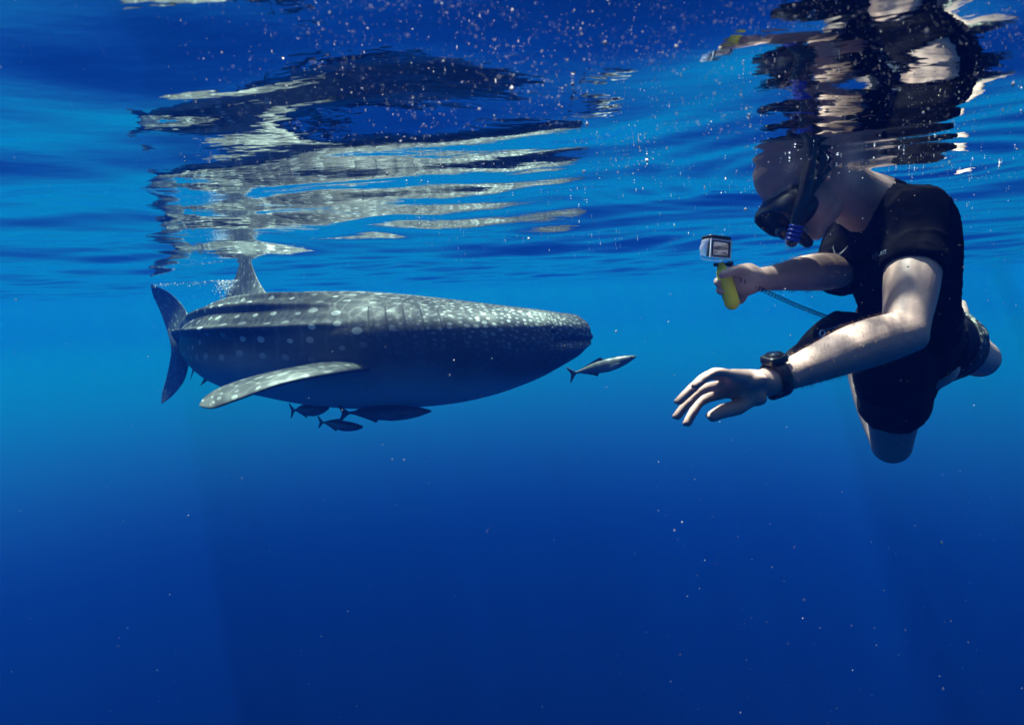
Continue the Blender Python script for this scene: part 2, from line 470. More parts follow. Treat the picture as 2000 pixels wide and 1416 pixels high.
def shark_point(s, phi):
    """s: metres from the snout (array), phi: radians from the back, positive towards the camera side"""
    V = cubic(s, SHD, SH); T = cubic(s + 1e-3, SHD, SH)[:, :2] - cubic(s - 1e-3, SHD, SH)[:, :2]
    T /= np.linalg.norm(T, axis=1)[:, None]
    Nx = np.stack([-T[:, 1], T[:, 0]], 1)               # T runs from snout to tail (towards -x): this is the -y side
    zt, zb, w, mz, nu, nl = V[:, 2], V[:, 3], V[:, 4], V[:, 5], V[:, 6], V[:, 7]
    zm = zt + (zb - zt) * mz
    c, sn = np.cos(phi), np.sin(phi)
    n = np.where(c > 0, nu, nl)
    hx = np.sign(sn) * np.abs(sn) ** (2 / n); hz = np.abs(c) ** (2 / n)
    off = w * hx; z = np.where(c > 0, zm + (zt - zm) * hz, zm - (zm - zb) * hz)
    a = np.degrees(np.abs(phi))
    grow = np.clip((s - 1.05) / 0.75, 0, 1); grow = grow * grow * (3 - 2 * grow)
    fade = np.clip((SHLEN + 0.5 - s) / 1.6, 0.25, 1)
    bump = np.zeros_like(s)
    for r0, amp, sg in RIDGES:
        rr = r0 + (0 if r0 < 60 else 6 * (s / SHLEN))
        bump += amp * np.exp(-((a - rr) / sg) ** 2)
    bump = bump * grow * fade
    # shallow hollow below the lowest keel, brow shelf along the head, gill folds, mouth
    bump -= 0.018 * np.exp(-((a - 86) / 11) ** 2) * grow
    for g in range(5):
        gs = 0.775 + 0.078 * g - 0.05 * np.clip((a - 60) / 50, -1, 1)
        bump -= 0.004 * np.exp(-((s - gs) / 0.006) ** 2) * np.clip((a - 34) / 12, 0, 1) * np.clip((118 - a) / 20, 0, 1)
    mouth_a = 104 - 6 * np.clip(s / 0.26, 0, 1)
    mfade = np.clip((0.24 - s) / 0.10, 0, 1)
    bump -= 0.035 * np.exp(-((a - mouth_a) / 4.5) ** 2) * mfade
    bump += 0.024 * np.exp(-((a - mouth_a - 12) / 6) ** 2) * mfade
    nr = np.hypot(np.abs(sn), np.abs(c))
    off2 = off + bump * sn; z2 = z + bump * c
    P = np.stack([V[:, 0] + Nx[:, 0] * off2, V[:, 1] + Nx[:, 1] * off2, z2], 1)
    return P, w, zt, zb


# check which side the normal points to: it must be the camera side for positive phi
def build_shark():
    ns, nphi = 420, 220
    s = np.concatenate([np.linspace(0, 0.06, 24)[:-1], np.linspace(0.06, SHLEN, ns - 23)])
    phi = np.linspace(-math.pi, math.pi, nphi, endpoint=False)
    S_, F_ = np.meshgrid(s, phi, indexing='ij')
    P, w, zt, zb = shark_point(S_.ravel(), F_.ravel())
    P = P.reshape(len(s), nphi, 3)
    # blunt rounded snout
    cen0 = P[0].mean(0)
    nose = []
    nr = 14
    tip = np.array([0.026, 0.003, -0.002])
    for k in range(nr, 0, -1):
        a = (k / nr) * math.pi / 2 * 0.97
        nose.append(cen0 + (P[0] - cen0) * math.cos(a) + tip * math.sin(a))
    P = np.concatenate([np.array(nose), P])
    sv = np.r_[np.linspace(-0.10, -0.005, nr), s]
    v = P.reshape(-1, 3); R = len(P)
    faces = []
    for i in range(R - 1):
        for j in range(nphi):
            k = (j + 1) % nphi
            faces.append((i * nphi + j, i * nphi + k, (i + 1) * nphi + k, (i + 1) * nphi + j))
    faces.append(tuple(range(nphi - 1, -1, -1))); faces.append(tuple((R - 1) * nphi + j for j in range(nphi)))
    o = mesh_obj('whale_shark', v, faces, M_SHARK)
    me = o.data
    # girth coordinate: metres round from the back
    d = np.linalg.norm(np.diff(np.concatenate([P, P[:, :1]], 1), axis=1), axis=2)
    c = np.concatenate([np.zeros((R, 1)), np.cumsum(d, 1)], 1)
    c = c - c[:, nphi // 2][:, None]
    # keep spots in even rows towards the thin tail: use angle-normalised girth
    girth = c
    uvl = me.uv_layers.new(name='skin')
    vi = np.zeros(len(me.loops), dtype=np.int32); me.loops.foreach_get('vertex_index', vi)
    li = vi // nphi; lj = vi % nphi
    U = sv[li]; G = girth[li, lj]
    poly_last = np.zeros(len(me.loops), dtype=bool)
    # seam: faces that wrap from the last column to the first
    for p in range(0, (R - 1) * nphi):
        pass
    q = np.arange((R - 1) * nphi); seam = q % nphi == nphi - 1
    base = np.repeat(seam, 4)
    Gs = G[:len(base)]
    Gs[base & (lj[:len(base)] == 0)] = girth[li[:len(base)], nphi][base & (lj[:len(base)] == 0)]
    G[:len(base)] = Gs
    uvl.data.foreach_set('uv', np.stack([U, G], 1).ravel().astype(np.float32))
    tag(o, 'spotted grey whale shark swimming to the right just under the surface', 'whale shark')
    return o


shark = build_shark()


def fin_mesh(name, root_a, root_b, tip, parent, mat_, thick, lead=None, trail=None, nspan=26, nch=24, tipc=0.18, twist=None, sharp=0.9):
    """blade from a root chord (root_a leading, root_b trailing) to a tip; lead / trail: control points that bend the two edges"""
    ra, rb, tp = Vector(root_a), Vector(root_b), Vector(tip)
    la = [ra] + [Vector(p) for p in (lead or [])] + [tp]
    lb = [rb] + [Vector(p) for p in (trail or [])] + [tp]
    def curve(pts, t):
        n = len(pts) - 1; x = t * n; i = min(int(x), n - 1); u = x - i
        p0 = pts[max(i - 1, 0)]; p1 = pts[i]; p2 = pts[i + 1]; p3 = pts[min(i + 2, n)]
        return 0.5 * ((2 * p1) + (p2 - p0) * u + (2 * p0 - 5 * p1 + 4 * p2 - p3) * u * u + (3 * p1 - p0 - 3 * p2 + p3) * u ** 3)
    rings = []; uvs = []
    span_len = (tp - (ra + rb) / 2).length
    for i in range(nspan + 1):
        t = i / nspan * 0.985
        A = curve(la, t); B = curve(lb, t)
        ch = (B - A); c = ch.length
        d2 = (curve(la, min(t + .02, 1)) + curve(lb, min(t + .02, 1)) - A - B)
        if d2.length < 1e-6: d2 = tp - (ra + rb) / 2
        nrm = ch.cross(d2).normalized()
        th = thick * (1 - t) ** 0.75 * (1.0 + 0.7 * math.exp(-(t / 0.06) ** 2))
        th = min(th, 0.45 * c) if t > 0.5 else th
        ring = []; uv = []
        for j in range(nch):
            a = 2 * math.pi * j / nch
            x = 0.5 - 0.5 * math.cos(a)
            y = (1 if a < math.pi else -1) * (1.48 * math.sqrt(max(x, 0)) - 0.63 * x - 1.76 * x * x + 1.42 * x ** 3 - 0.51 * x ** 4)
            ring.append(A + ch * x + nrm * (y * th)); uv.append((t * span_len, (x - .5) * c))
        rings.append(ring); uvs.append(uv)
    mb = MB(); mb.loft(rings)
    o = mb.build(name, mat_, parent)
    me = o.data; fl = [q for r in uvs for q in r]
    ul = me.uv_layers.new(name='skin')
    for lp in me.loops: ul.data[lp.index].uv = fl[lp.vertex_index]
    return o


def spt(s, phi_deg):
    return Vector(shark_point(np.array([s]), np.array([math.radians(phi_deg)]))[0][0])


def scen(s):
    V = cubic(np.array([s]), SHD, SH)[0]
    return Vector((V[0], V[1], (V[2] + V[3]) / 2)), V


# near pectoral fin
ra = spt(1.22, 112); rb = spt(1.62, 116)
inn = Vector((0, 0.10, 0.02))
fin_mesh('pectoral_fin', at(742, 720, 3.45), at(695, 688, 3.55), at(388, 793, 3.02), shark, M_FIN, 0.050,
         lead=[at(680, 726, 3.24), at(560, 748, 3.04), at(460, 783, 2.98), at(415, 798, 2.98)], trail=[at(610, 709, 3.40), at(515, 729, 3.26), at(440, 752, 3.14), at(400, 775, 3.08)])
# far pectoral fin
fa = spt(1.22, -112); fb = spt(1.58, -116)
fin_mesh('pectoral_fin', fa + Vector((0, -.06, 0)), fb + Vector((0, -.08, 0)), fa + Vector((-0.55, 0.62, -0.32)), shark, M_FIN, 0.040,
         lead=[fa + Vector((-.10, .28, -.08)), fa + Vector((-.33, .5, -.2))], trail=[fb + Vector((-.04, .22, -.1)), fb + Vector((-.12, .36, -.2))])
# first dorsal fin, its tip breaks the surface
da, va = scen(1.90); db, vb = scen(2.86)
ta = Vector((va[0], va[1], va[2])); tb = Vector((vb[0], vb[1], vb[2]))
fin_mesh('dorsal_fin', ta - Vector((0, 0, .035)), tb - Vector((0, 0, .035)), at(480, 472, 4.62), shark, M_FIN, 0.034,
         lead=[at(509, 556, 4.30), at(493, 520, 4.46)], trail=[at(436, 588, 4.72), at(460, 540, 4.70)])
# second dorsal fin
da, va = scen(3.02); db, vb = scen(3.26)
fin_mesh('second_dorsal_fin', (va[0], va[1], va[2] - .02), (vb[0], vb[1], vb[2] - .02), at(391, 603, vb[1] + .05), shark, M_FIN, 0.014)
# pelvic and anal fins
da, va = scen(2.62); db, vb = scen(2.86)
fin_mesh('pelvic_fin', (va[0] + .05, va[1] - .16, va[3] + .05), (vb[0] + .05, vb[1] - .13, vb[3] + .05), at(391, 754, vb[1] - .05), shark, M_FIN, 0.016)
fin_mesh('pelvic_fin', (va[0] + .02, va[1] + .16, va[3] + .05), (vb[0] + .02, vb[1] + .13, vb[3] + .05), at(391, 752, vb[1] + .25), shark, M_FIN, 0.014)
da, va = scen(3.30); db, vb = scen(3.56)
fin_mesh('anal_fin', (va[0], va[1], va[3] + .04), (vb[0], vb[1], vb[3] + .04), at(371, 744, vb[1] + .06), shark, M_FIN, 0.014)
# tail fin
def crescent(le, tr, Ys, thick):
    def curve(P, t):
        n = len(P) - 1; x = t * n; i = min(int(x), n - 1); u = x - i
        p0 = P[max(i - 1, 0)]; p1 = P[i]; p2 = P[i + 1]; p3 = P[min(i + 2, n)]
        return 0.5 * ((2 * p1) + (p2 - p0) * u + (2 * p0 - 5 * p1 + 4 * p2 - p3) * u * u + (3 * p1 - p0 - 3 * p2 + p3) * u ** 3)
    A = [at(x, y, Y) for (x, y), Y in zip(le, Ys)]; T = [at(x, y, Y + .22 * (x0 - x) / 45) for (x, y), (x0, _), Y in zip(tr, le, Ys)]
    rings = []; uv = []
    for i in range(61):
        t = .006 + .988 * i / 60; a_ = curve(A, t); b_ = curve(T, t); ch = b_ - a_
        sp_ = curve(A, min(t + .02, 1)) - curve(A, max(t - .02, 0)); nn = ch.cross(sp_).normalized()
        th = thick * (0.35 + 0.65 * math.exp(-((t - .5) / .16) ** 2)) * math.sin(math.pi * t) ** .5
        ring = []
        for j in range(22):
            q = 2 * math.pi * j / 22; x = .5 - .5 * math.cos(q)
            y = (1 if q < math.pi else -1) * (1.48 * math.sqrt(max(x, 0)) - .63 * x - 1.76 * x * x + 1.42 * x ** 3 - .51 * x ** 4)
            ring.append(a_ + ch * x + nn * (y * th)); uv.append((t * 1.2, (x - .5) * ch.length))
        rings.append(ring)
    mb = MB(); mb.loft(rings); o = mb.build('tail_fin', M_FIN, shark); ul = o.data.uv_layers.new(name='skin')
    for lp in o.data.loops: ul.data[lp.index].uv = uv[lp.vertex_index]
crescent([(294, 555), (331, 572), (360, 602), (374, 635), (370, 662), (368, 690), (368, 715), (359, 745), (338, 772), (316, 789)],
         [(294, 555), (299, 578), (312, 606), (325, 642), (332, 668), (334, 688), (331, 710), (325, 738), (317, 766), (315, 789)],
         [6.45, 6.38, 6.25, 6.10, 6.02, 6.02, 6.08, 6.18, 6.28, 6.35], 0.030)
# mouth: dark tube round the blunt snout, shade of the gape put into its colour
sq = np.linspace(0.22, 0.0, 18); aq = np.radians(104 - 6 * np.clip(sq / 0.26, 0, 1))
near_, *_ = shark_point(sq, aq); far_, *_ = shark_point(sq, -aq)
ph_ = np.linspace(-math.pi, math.pi, 220, endpoint=False)
c0_ = shark_point(np.zeros(220), ph_)[0].mean(0); tip_ = np.array([0.026, 0.003, -0.002])
arc = [c0_ + (near_[-1] - c0_) * math.cos(a) + tip_ * math.sin(a) for a in np.linspace(0.1, 1.5, 10)]
arc2 = [c0_ + (far_[-1] - c0_) * math.cos(a) + tip_ * math.sin(a) for a in np.linspace(1.5, 0.1, 10)]
pm = [Vector(p) for p in list(near_) + arc + arc2 + list(far_[::-1])]
mb = MB(); mb.tube(pm, [0.004 + 0.019 * math.sin(math.pi * i / (len(pm) - 1)) for i in range(len(pm))], 10, 2, side=Vector((0, 0, 1)), flat=[0.9] * len(pm)); mb.build('mouth', M_DARK, shark)
# eye
e0 = spt(0.22, 88)
mb = MB(); mb.ellipsoid(e0 + Vector((0, .004, 0)), [(0.022, 0, 0), (0, 0.012, 0), (0, 0, 0.018)], 16, 10); mb.build('eye', M_EYE, shark)
# gill slits: thin flaps along the folds
for g in range(5):
    rings = []
    a = np.linspace(44, 104, 26)
    gs = 0.775 + 0.078 * g - 0.05 * np.clip((a - 60) / 50, -1, 1)
    P0, *_ = shark_point(gs + 0.004, np.radians(a)); P1, *_ = shark_point(gs - 0.004, np.radians(a))
    V = []; F = []
    for i in range(len(a)):
        out = Vector((0, -math.sin(math.radians(a[i])), math.cos(math.radians(a[i]))))
        p0 = Vector(P0[i]); p1 = Vector(P1[i])
        th = 0.002 * math.sin(math.pi * min(1, max(0, i / 25)) ) + .001
        V += [p0 - out * .004, p0 + out * th, p1 + out * th * .6, p1 - out * .004]
    for i in range(len(a) - 1):
        for j in range(4):
            k = (j + 1) % 4
            F.append((i * 4 + j, i * 4 + k, (i + 1) * 4 + k, (i + 1) * 4 + j))
    mesh_obj('gill_slit', V, F, M_GILL, shark)


# ------------------------------------------------------------------ cobia-like fish
def fish_material(name, back, side, belly, h):
    m, nt, p = mat(name)
    p.inputs['Roughness'].default_value = 0.38
    g = node(nt, 'ShaderNodeTexCoord'); s = node(nt, 'ShaderNodeSeparateXYZ'); nt.links.new(g.outputs['Object'], s.inputs[0])
    nz = node(nt, 'ShaderNodeTexNoise'); nz.inputs['Scale'].default_value = 30; nt.links.new(g.outputs['Object'], nz.inputs['Vector'])
    ad = node(nt, 'ShaderNodeMath', operation='MULTIPLY_ADD'); nt.links.new(nz.outputs['Fac'], ad.inputs[0]); ad.inputs[1].default_value = h * 0.5; nt.links.new(s.outputs[2], ad.inputs[2])
    mr = node(nt, 'ShaderNodeMapRange'); nt.links.new(ad.outputs[0], mr.inputs[0]); mr.inputs[1].default_value = -h * 0.6; mr.inputs[2].default_value = h * 1.3
    cr = node(nt, 'ShaderNodeValToRGB'); e = cr.color_ramp.elements
    e[0].color = belly + (1,); e[1].color = back + (1,); e[0].position = 0.2; e[1].position = 0.75
    k = e.new(0.5); k.color = side + (1,)
    nt.links.new(mr.outputs[0], cr.inputs[0]); nt.links.new(cr.outputs[0], p.inputs['Base Color'])
    return m


def fish(head, tail, height, width, label, mats, yaw_tail=1.0, dorsal=1.0, fork=1.0, twist=0.0):
    """slender remora / cobia between the snout point and the tail fork"""
    head, tail = Vector(head), Vector(tail)
    L = (head - tail).length; ax = (head - tail).normalized()
    up = Vector((0, 0, 1)); up = (up - ax * up.dot(ax)).normalized()
    if twist: up = Matrix.Rotation(twist, 3, ax) @ up
    sd = ax.cross(up)
    M = Matrix((ax, sd, up)).transposed().to_4x4(); M.translation = (head + tail) / 2
    prof = [(0.5, 0.05, 0.05), (0.485, 0.16, 0.22), (0.44, 0.34, 0.52), (0.36, 0.62, 0.85), (0.24, 0.86, 1.0), (0.08, 1.0, 0.92), (-0.08, 0.88, 0.72), (-0.2, 0.62, 0.48), (-0.30, 0.34, 0.28), (-0.36, 0.20, 0.16), (-0.40, 0.17, 0.10)]
    rings = []
    xs = np.linspace(0.5, -0.40, 40); pr = np.array(prof)
    for x in xs:
        hh = np.interp(-x, -pr[:, 0], pr[:, 1]) * height / 2; ww = np.interp(-x, -pr[:, 0], pr[:, 2]) * width / 2
        zc = -0.10 * height * math.exp(-((x - 0.1) / 0.3) ** 2) + 0.02 * height
        rings.append([(x * L, ww * math.cos(2 * math.pi * j / 24), zc + hh * math.sin(2 * math.pi * j / 24)) for j in range(24)])
    mb = MB(); mb.loft(rings)
    o = mb.build('cobia_fish', mats[0]); o.matrix_world = M
    def blade(nm, pts, th=0.004):
        n = len(pts); c = sum((Vector(p) for p in pts), Vector()) / n
        v = [Vector(p) + Vector((0, th / 2, 0)) for p in pts] + [Vector(p) - Vector((0, th / 2, 0)) for p in pts]
        f = [tuple(range(n)), tuple(range(2 * n - 1, n - 1, -1))] + [(i, i + n, (i + 1) % n + n, (i + 1) % n) for i in range(n)]
        return mesh_obj(nm, v, f, mats[1], o, smooth=False)
    H = height
    t = 0.10
    tf = blade('tail_fin', [(-.385 * L, 0, .07 * H), (-.43 * L, 0, .26 * H), (-.49 * L, 0, .56 * H * fork), (-.512 * L, 0, .60 * H * fork), (-.475 * L, 0, .14 * H), (-.465 * L, 0, 0),
                            (-.475 * L, 0, -.14 * H), (-.512 * L, 0, -.62 * H * fork), (-.49 * L, 0, -.58 * H * fork), (-.43 * L, 0, -.26 * H), (-.385 * L, 0, -.07 * H)])
    blade('dorsal_fin', [(.06 * L, 0, .36 * H), (.01 * L, 0, .50 * H + .14 * H * dorsal), (-.05 * L, 0, .48 * H + .10 * H * dorsal), (-.20 * L, 0, .36 * H), (-.31 * L, 0, .19 * H), (-.31 * L, 0, .1 * H), (-.1 * L, 0, .2 * H)])
    blade('anal_fin', [(-.06 * L, 0, -.42 * H), (-.10 * L, 0, -.68 * H), (-.14 * L, 0, -.56 * H), (-.22 * L, 0, -.36 * H), (-.31 * L, 0, -.17 * H), (-.31 * L, 0, -.1 * H), (-.1 * L, 0, -.2 * H)])
    for sg in (-1, 1):
        v = [(.27 * L, sg * width * .46, -.12 * H), (.22 * L, sg * width * .62, -.08 * H), (.13 * L, sg * width * .80, -.16 * H), (.12 * L, sg * width * .80, -.24 * H), (.18 * L, sg * width * .66, -.27 * H), (.26 * L, sg * width * .46, -.20 * H)]
        v2 = [(a, b + sg * .004, c) for a, b, c in v]
        n = 6
        f = [tuple(range(n)), tuple(range(2 * n - 1, n - 1, -1))] + [(i, i + n, (i + 1) % n + n, (i + 1) % n) for i in range(n)]
        mesh_obj('pectoral_fin', v + v2, f, mats[2], o, smooth=False)
        mb = MB(); mb.ellipsoid((.43 * L, sg * width * .245, .06 * H), [(.014 * L, 0, 0), (0, .006, 0), (0, 0, .014 * L)], 12, 8); mb.build('eye', M_EYE, o)
    tag(o, label, 'fish', 'fish swimming with the shark')
    return o


M_FB = fish_material('fish_skin', (0.030, 0.038, 0.036), (0.10, 0.112, 0.098), (0.22, 0.24, 0.22), 0.05)
M_FD = fish_material('fish_skin_dark', (0.02, 0.024, 0.028), (0.05, 0.055, 0.06), (0.16, 0.17, 0.18), 0.05)
M_FF = simple('fish_fin', (0.05, 0.06, 0.06), 0.5)
M_FP = simple('fish_fin_pale', (0.45, 0.47, 0.42), 0.5)
fish(at(1243, 696, 3.30), at(1111, 732, 3.42), 0.068, 0.055, 'silvery grey fish swimming just in front of the shark snout', (M_FB, M_FF, M_FP))
fish(at(843, 803, 3.55), at(662, 807, 3.62), 0.085, 0.07, 'longest dark fish right under the belly of the shark', (M_FD, M_FF, M_FF), dorsal=.6)
fish(at(709, 835, 3.45), at(622, 824, 3.75), 0.058, 0.05, 'small dark fish swimming lowest below the shark', (M_FD, M_FF, M_FF), dorsal=.5)
fish(at(643, 797, 3.70), at(567, 802, 3.85), 0.072, 0.05, 'small dark fish nearest the tail under the shark belly', (M_FD, M_FF, M_FF), dorsal=.4)

# ------------------------------------------------------------------ the snorkeller
def skin_material():
    m, nt, p = mat('skin')
    L = nt.links
    tc = node(nt, 'ShaderNodeTexCoord')
    n1 = node(nt, 'ShaderNodeTexNoise'); n1.inputs['Scale'].default_value = 22; n1.inputs['Roughness'].default_value = 0.65; n1.inputs['Detail'].default_value = 6
    n2 = node(nt, 'ShaderNodeTexNoise'); n2.inputs['Scale'].default_value = 120; n2.inputs['Detail'].default_value = 3
    L.new(tc.outputs['Object'], n1.inputs['Vector']); L.new(tc.outputs['Object'], n2.inputs['Vector'])
    mx = node(nt, 'ShaderNodeMix', data_type='RGBA'); L.new(n1.outputs['Fac'], mx.inputs[0])
    mx.inputs[6].default_value = (0.36, 0.225, 0.185, 1); mx.inputs[7].default_value = (0.60, 0.44, 0.37, 1)
    vr = node(nt, 'ShaderNodeTexVoronoi'); vr.inputs['Scale'].default_value = 38; L.new(tc.outputs['Object'], vr.inputs['Vector'])
    mr = node(nt, 'ShaderNodeMapRange'); L.new(vr.outputs['Distance'], mr.inputs[0]); mr.inputs[1].default_value = .02; mr.inputs[2].default_value = .055; mr.inputs[3].default_value = .4; mr.inputs[4].default_value = 0
    m2 = node(nt, 'ShaderNodeMix', data_type='RGBA'); L.new(mr.outputs[0], m2.inputs[0]); L.new(mx.outputs[2], m2.inputs[6]); m2.inputs[7].default_value = (0.25, 0.12, 0.08, 1)
    L.new(m2.outputs[2], p.inputs['Base Color'])
    p.inputs['Roughness'].default_value = 0.5
    p.inputs['Specular IOR Level'].default_value = 0.35
    p.inputs['Subsurface Weight'].default_value = 0.15
    p.inputs['Subsurface Scale'].default_value = 0.006
    p.inputs['Subsurface Radius'].default_value = (1, 0.35, 0.2)
    b = node(nt, 'ShaderNodeBump'); b.inputs['Strength'].default_value = 0.25; b.inputs['Distance'].default_value = 0.002
    L.new(n2.outputs['Fac'], b.inputs['Height']); L.new(b.outputs['Normal'], p.inputs['Normal'])
    return m


M_SKIN = skin_material()
M_SHIRT = simple('black_cloth', (0.0055, 0.0055, 0.0065), 0.9, 0.35, 12, 0.10, 220, spec=0.0)
M_SHORT = simple('black_shorts', (0.006, 0.007, 0.009), 0.8, 0.3, 14, 0.15, 120, spec=0.08)
M_RUBBER = simple('black_rubber', (0.012, 0.012, 0.014), 0.35, 0.2, 40)
M_PLASTIC = simple('black_plastic', (0.014, 0.014, 0.016), 0.3, 0.2, 40)
M_BLUE = simple('blue_rubber', (0.004, 0.03, 0.42), 0.35, 0.2, 40)
M_YELLOW = simple('yellow_foam', (1.0, 0.87, 0.03), 0.42, 0.06, 25, 0.15, 60)
M_WHITE = simple('white_print', (0.30, 0.33, 0.40), 0.6, 0.1, 60)
M_PRINT = simple('grey_blue_print', (0.16, 0.22, 0.34), 0.6, 0.1, 60)
M_STEEL = simple('pale_metal', (0.6, 0.62, 0.64), 0.25, 0.1, 60, metal=0.8)
M_NAIL = simple('nail', (0.62, 0.42, 0.36), 0.3, 0.05)


def clear_mat(name, tint, fac=0.02, rough=0.06):
    m = bpy.data.materials.new(name); m.use_nodes = True; nt = m.node_tree; nt.nodes.clear()
    out = node(nt, 'ShaderNodeOutputMaterial'); mix = node(nt, 'ShaderNodeMixShader'); tr = node(nt, 'ShaderNodeBsdfTransparent'); gl = node(nt, 'ShaderNodeBsdfPrincipled')
    tr.inputs['Color'].default_value = tint + (1,)
    gl.inputs['Base Color'].default_value = (0.75, 0.8, 0.85, 1); gl.inputs['Roughness'].default_value = rough
    lw = node(nt, 'ShaderNodeLayerWeight'); lw.inputs['Blend'].default_value = 0.25
    nz = node(nt, 'ShaderNodeTexNoise'); nz.inputs['Scale'].default_value = 60
    ml = node(nt, 'ShaderNodeMath', operation='MULTIPLY_ADD'); nt.links.new(lw.outputs['Facing'], ml.inputs[0]); ml.inputs[1].default_value = 0.42; ml.inputs[2].default_value = fac
    nt.links.new(ml.outputs[0], mix.inputs[0]); nt.links.new(tr.outputs[0], mix.inputs[1]); nt.links.new(gl.outputs[0], mix.inputs[2]); nt.links.new(mix.outputs[0], out.inputs[0])
    return m


M_CLEAR = clear_mat('clear_plastic', (0.92, 0.96, 0.98))

# ---- joints (photograph pixel + distance)
HC = at(1566, 353, 1.57)                                       # head centre
hf = Vector((-0.64, -0.12, -0.76)).normalized()                # where the face looks
hc = Vector((-0.77, 0.02, 0.64)); hc = (hc - hf * hc.dot(hf)).normalized()   # crown
hl = hc.cross(hf).normalized()
if hl.y > 0: hl = -hl                                          # his left side faces the camera
def H(f, c, l): return HC + hf * f + hc * c + hl * l

neck0 = H(-0.035, -0.055, 0); neck1 = at(1712, 408, 1.68)
SHL = at(1795, 430, 1.52); ELL = at(1768, 650, 1.34); WRL = at(1500, 746, 1.23)
SHR = at(1676, 455, 1.86); ELR = at(1640, 530, 1.74); WRR = at(1482, 546, 1.53)
CHEST = at(1746, 455, 1.70); BELLY = at(1772, 590, 1.80); PELV = at(1775, 680, 1.88)
HIPL = at(1752, 712, 1.80); KNL = at(1741, 868, 2.08); ANL = at(1664, 700, 2.40); TOEL = at(1640, 662, 2.56)
HIPR = at(1815, 660, 1.96); KNR = at(1912, 700, 2.14); ANR = at(1872, 640, 2.52); TOER = at(1868, 600, 2.68)
left_dir = (SHL - SHR).normalized()

B = MB()
# head
B.ellipsoid(H(-0.012, 0.034, 0), [hf * 0.099, hl * 0.078, hc * 0.086], 32, 20)
B.ellipsoid(H(0.030, -0.030, 0), [hf * 0.062, hl * 0.066, hc * 0.080], 28, 18)
B.ellipsoid(H(0.026, -0.082, 0), [hf * 0.056, hl * 0.050, hc * 0.034], 24, 14)      # jaw
B.ellipsoid(H(0.072, -0.100, 0), [hf * 0.018, hl * 0.022, hc * 0.018], 16, 10)      # chin
B.tube([H(0.080, 0.012, 0), H(0.090, -0.016, 0), H(0.095, -0.034, 0)], [0.009, 0.011, 0.013], 14, 4)  # nose
for sg in (-1, 1):
    B.ellipsoid(H(0.092, -0.036, sg * 0.012), [hf * 0.010, hl * 0.009, hc * 0.008], 12, 8)
    B.ellipsoid(H(0.060, -0.018, sg * 0.045), [hf * 0.026, hl * 0.020, hc * 0.020], 14, 10)   # cheekbone
    B.tube([H(0.080, 0.022, sg * 0.010), H(0.080, 0.026, sg * 0.032), H(0.062, 0.022, sg * 0.055)], [0.009, 0.010, 0.008], 12, 4)  # brow
    # ear: rim, lobe and hollow
    B.tube([H(-0.004, -0.028, sg * 0.074), H(-0.022, -0.010, sg * 0.084), H(-0.030, 0.012, sg * 0.088), H(-0.016, 0.028, sg * 0.086), H(0.002, 0.020, sg * 0.078)], [0.0065, 0.006, 0.006, 0.006, 0.005], 12, 5)
    B.ellipsoid(H(-0.010, -0.002, sg * 0.076), [hf * 0.018, hl * 0.006, hc * 0.024], 14, 10)
B.tube([H(0.094, -0.064, -0.018), H(0.100, -0.064, 0), H(0.094, -0.064, 0.018)], [0.006, 0.008, 0.006], 12, 5)
B.tube([H(0.090, -0.076, -0.016), H(0.097, -0.077, 0), H(0.090, -0.076, 0.016)], [0.006, 0.009, 0.006], 12, 5)
# neck
B.tube([H(-0.02, -0.02, 0), neck0, neck0.lerp(neck1, .55), neck1, neck1.lerp(CHEST, .5)], [0.060, 0.064, 0.068, 0.080, 0.09], 28, 6)
# torso
fwd = left_dir.cross(Vector((0, 0, 1))).normalized()
B.tube([neck1.lerp(CHEST, .35), CHEST, CHEST.lerp(BELLY, .5), BELLY, PELV], [0.085, 0.112, 0.112, 0.108, 0.112], 32, 6, side=left_dir, flat=[1.25, 1.38, 1.30, 1.25, 1.35])
B.ellipsoid(SHL, [left_dir * 0.060, fwd * 0.060, Vector((0, 0, 0.062))]); B.ellipsoid(SHR, [left_dir * 0.068, fwd * 0.068, Vector((0, 0, 0.07))])
# near arm
def arm(S_, E_, W_, sc=1.0, bend=Vector((0, 0, 0))):
    B.tube([S_, S_.lerp(E_, .3), S_.lerp(E_, .6), S_.lerp(E_, .88), E_], [0.060 * sc, 0.057 * sc, 0.053 * sc, 0.045 * sc, 0.043 * sc], 24, 5)
    B.tube([E_, E_.lerp(W_, .16) + bend * .5, E_.lerp(W_, .38) + bend, E_.lerp(W_, .65) + bend * .4, E_.lerp(W_, .88), W_], [0.043 * sc, 0.0475 * sc, 0.046 * sc, 0.037 * sc, 0.029 * sc, 0.0275 * sc], 24, 5)
    B.ellipsoid(E_ + (E_ - S_.lerp(W_, .5)).normalized() * 0.012, [Vector((0.034 * sc, 0, 0)), Vector((0, 0.034 * sc, 0)), Vector((0, 0, 0.032 * sc))])
arm(SHL, ELL, WRL, 1.0, Vector((0, 0, 0.006)))
arm(SHR, ELR, WRR, 0.98, Vector((0, 0, 0.004)))

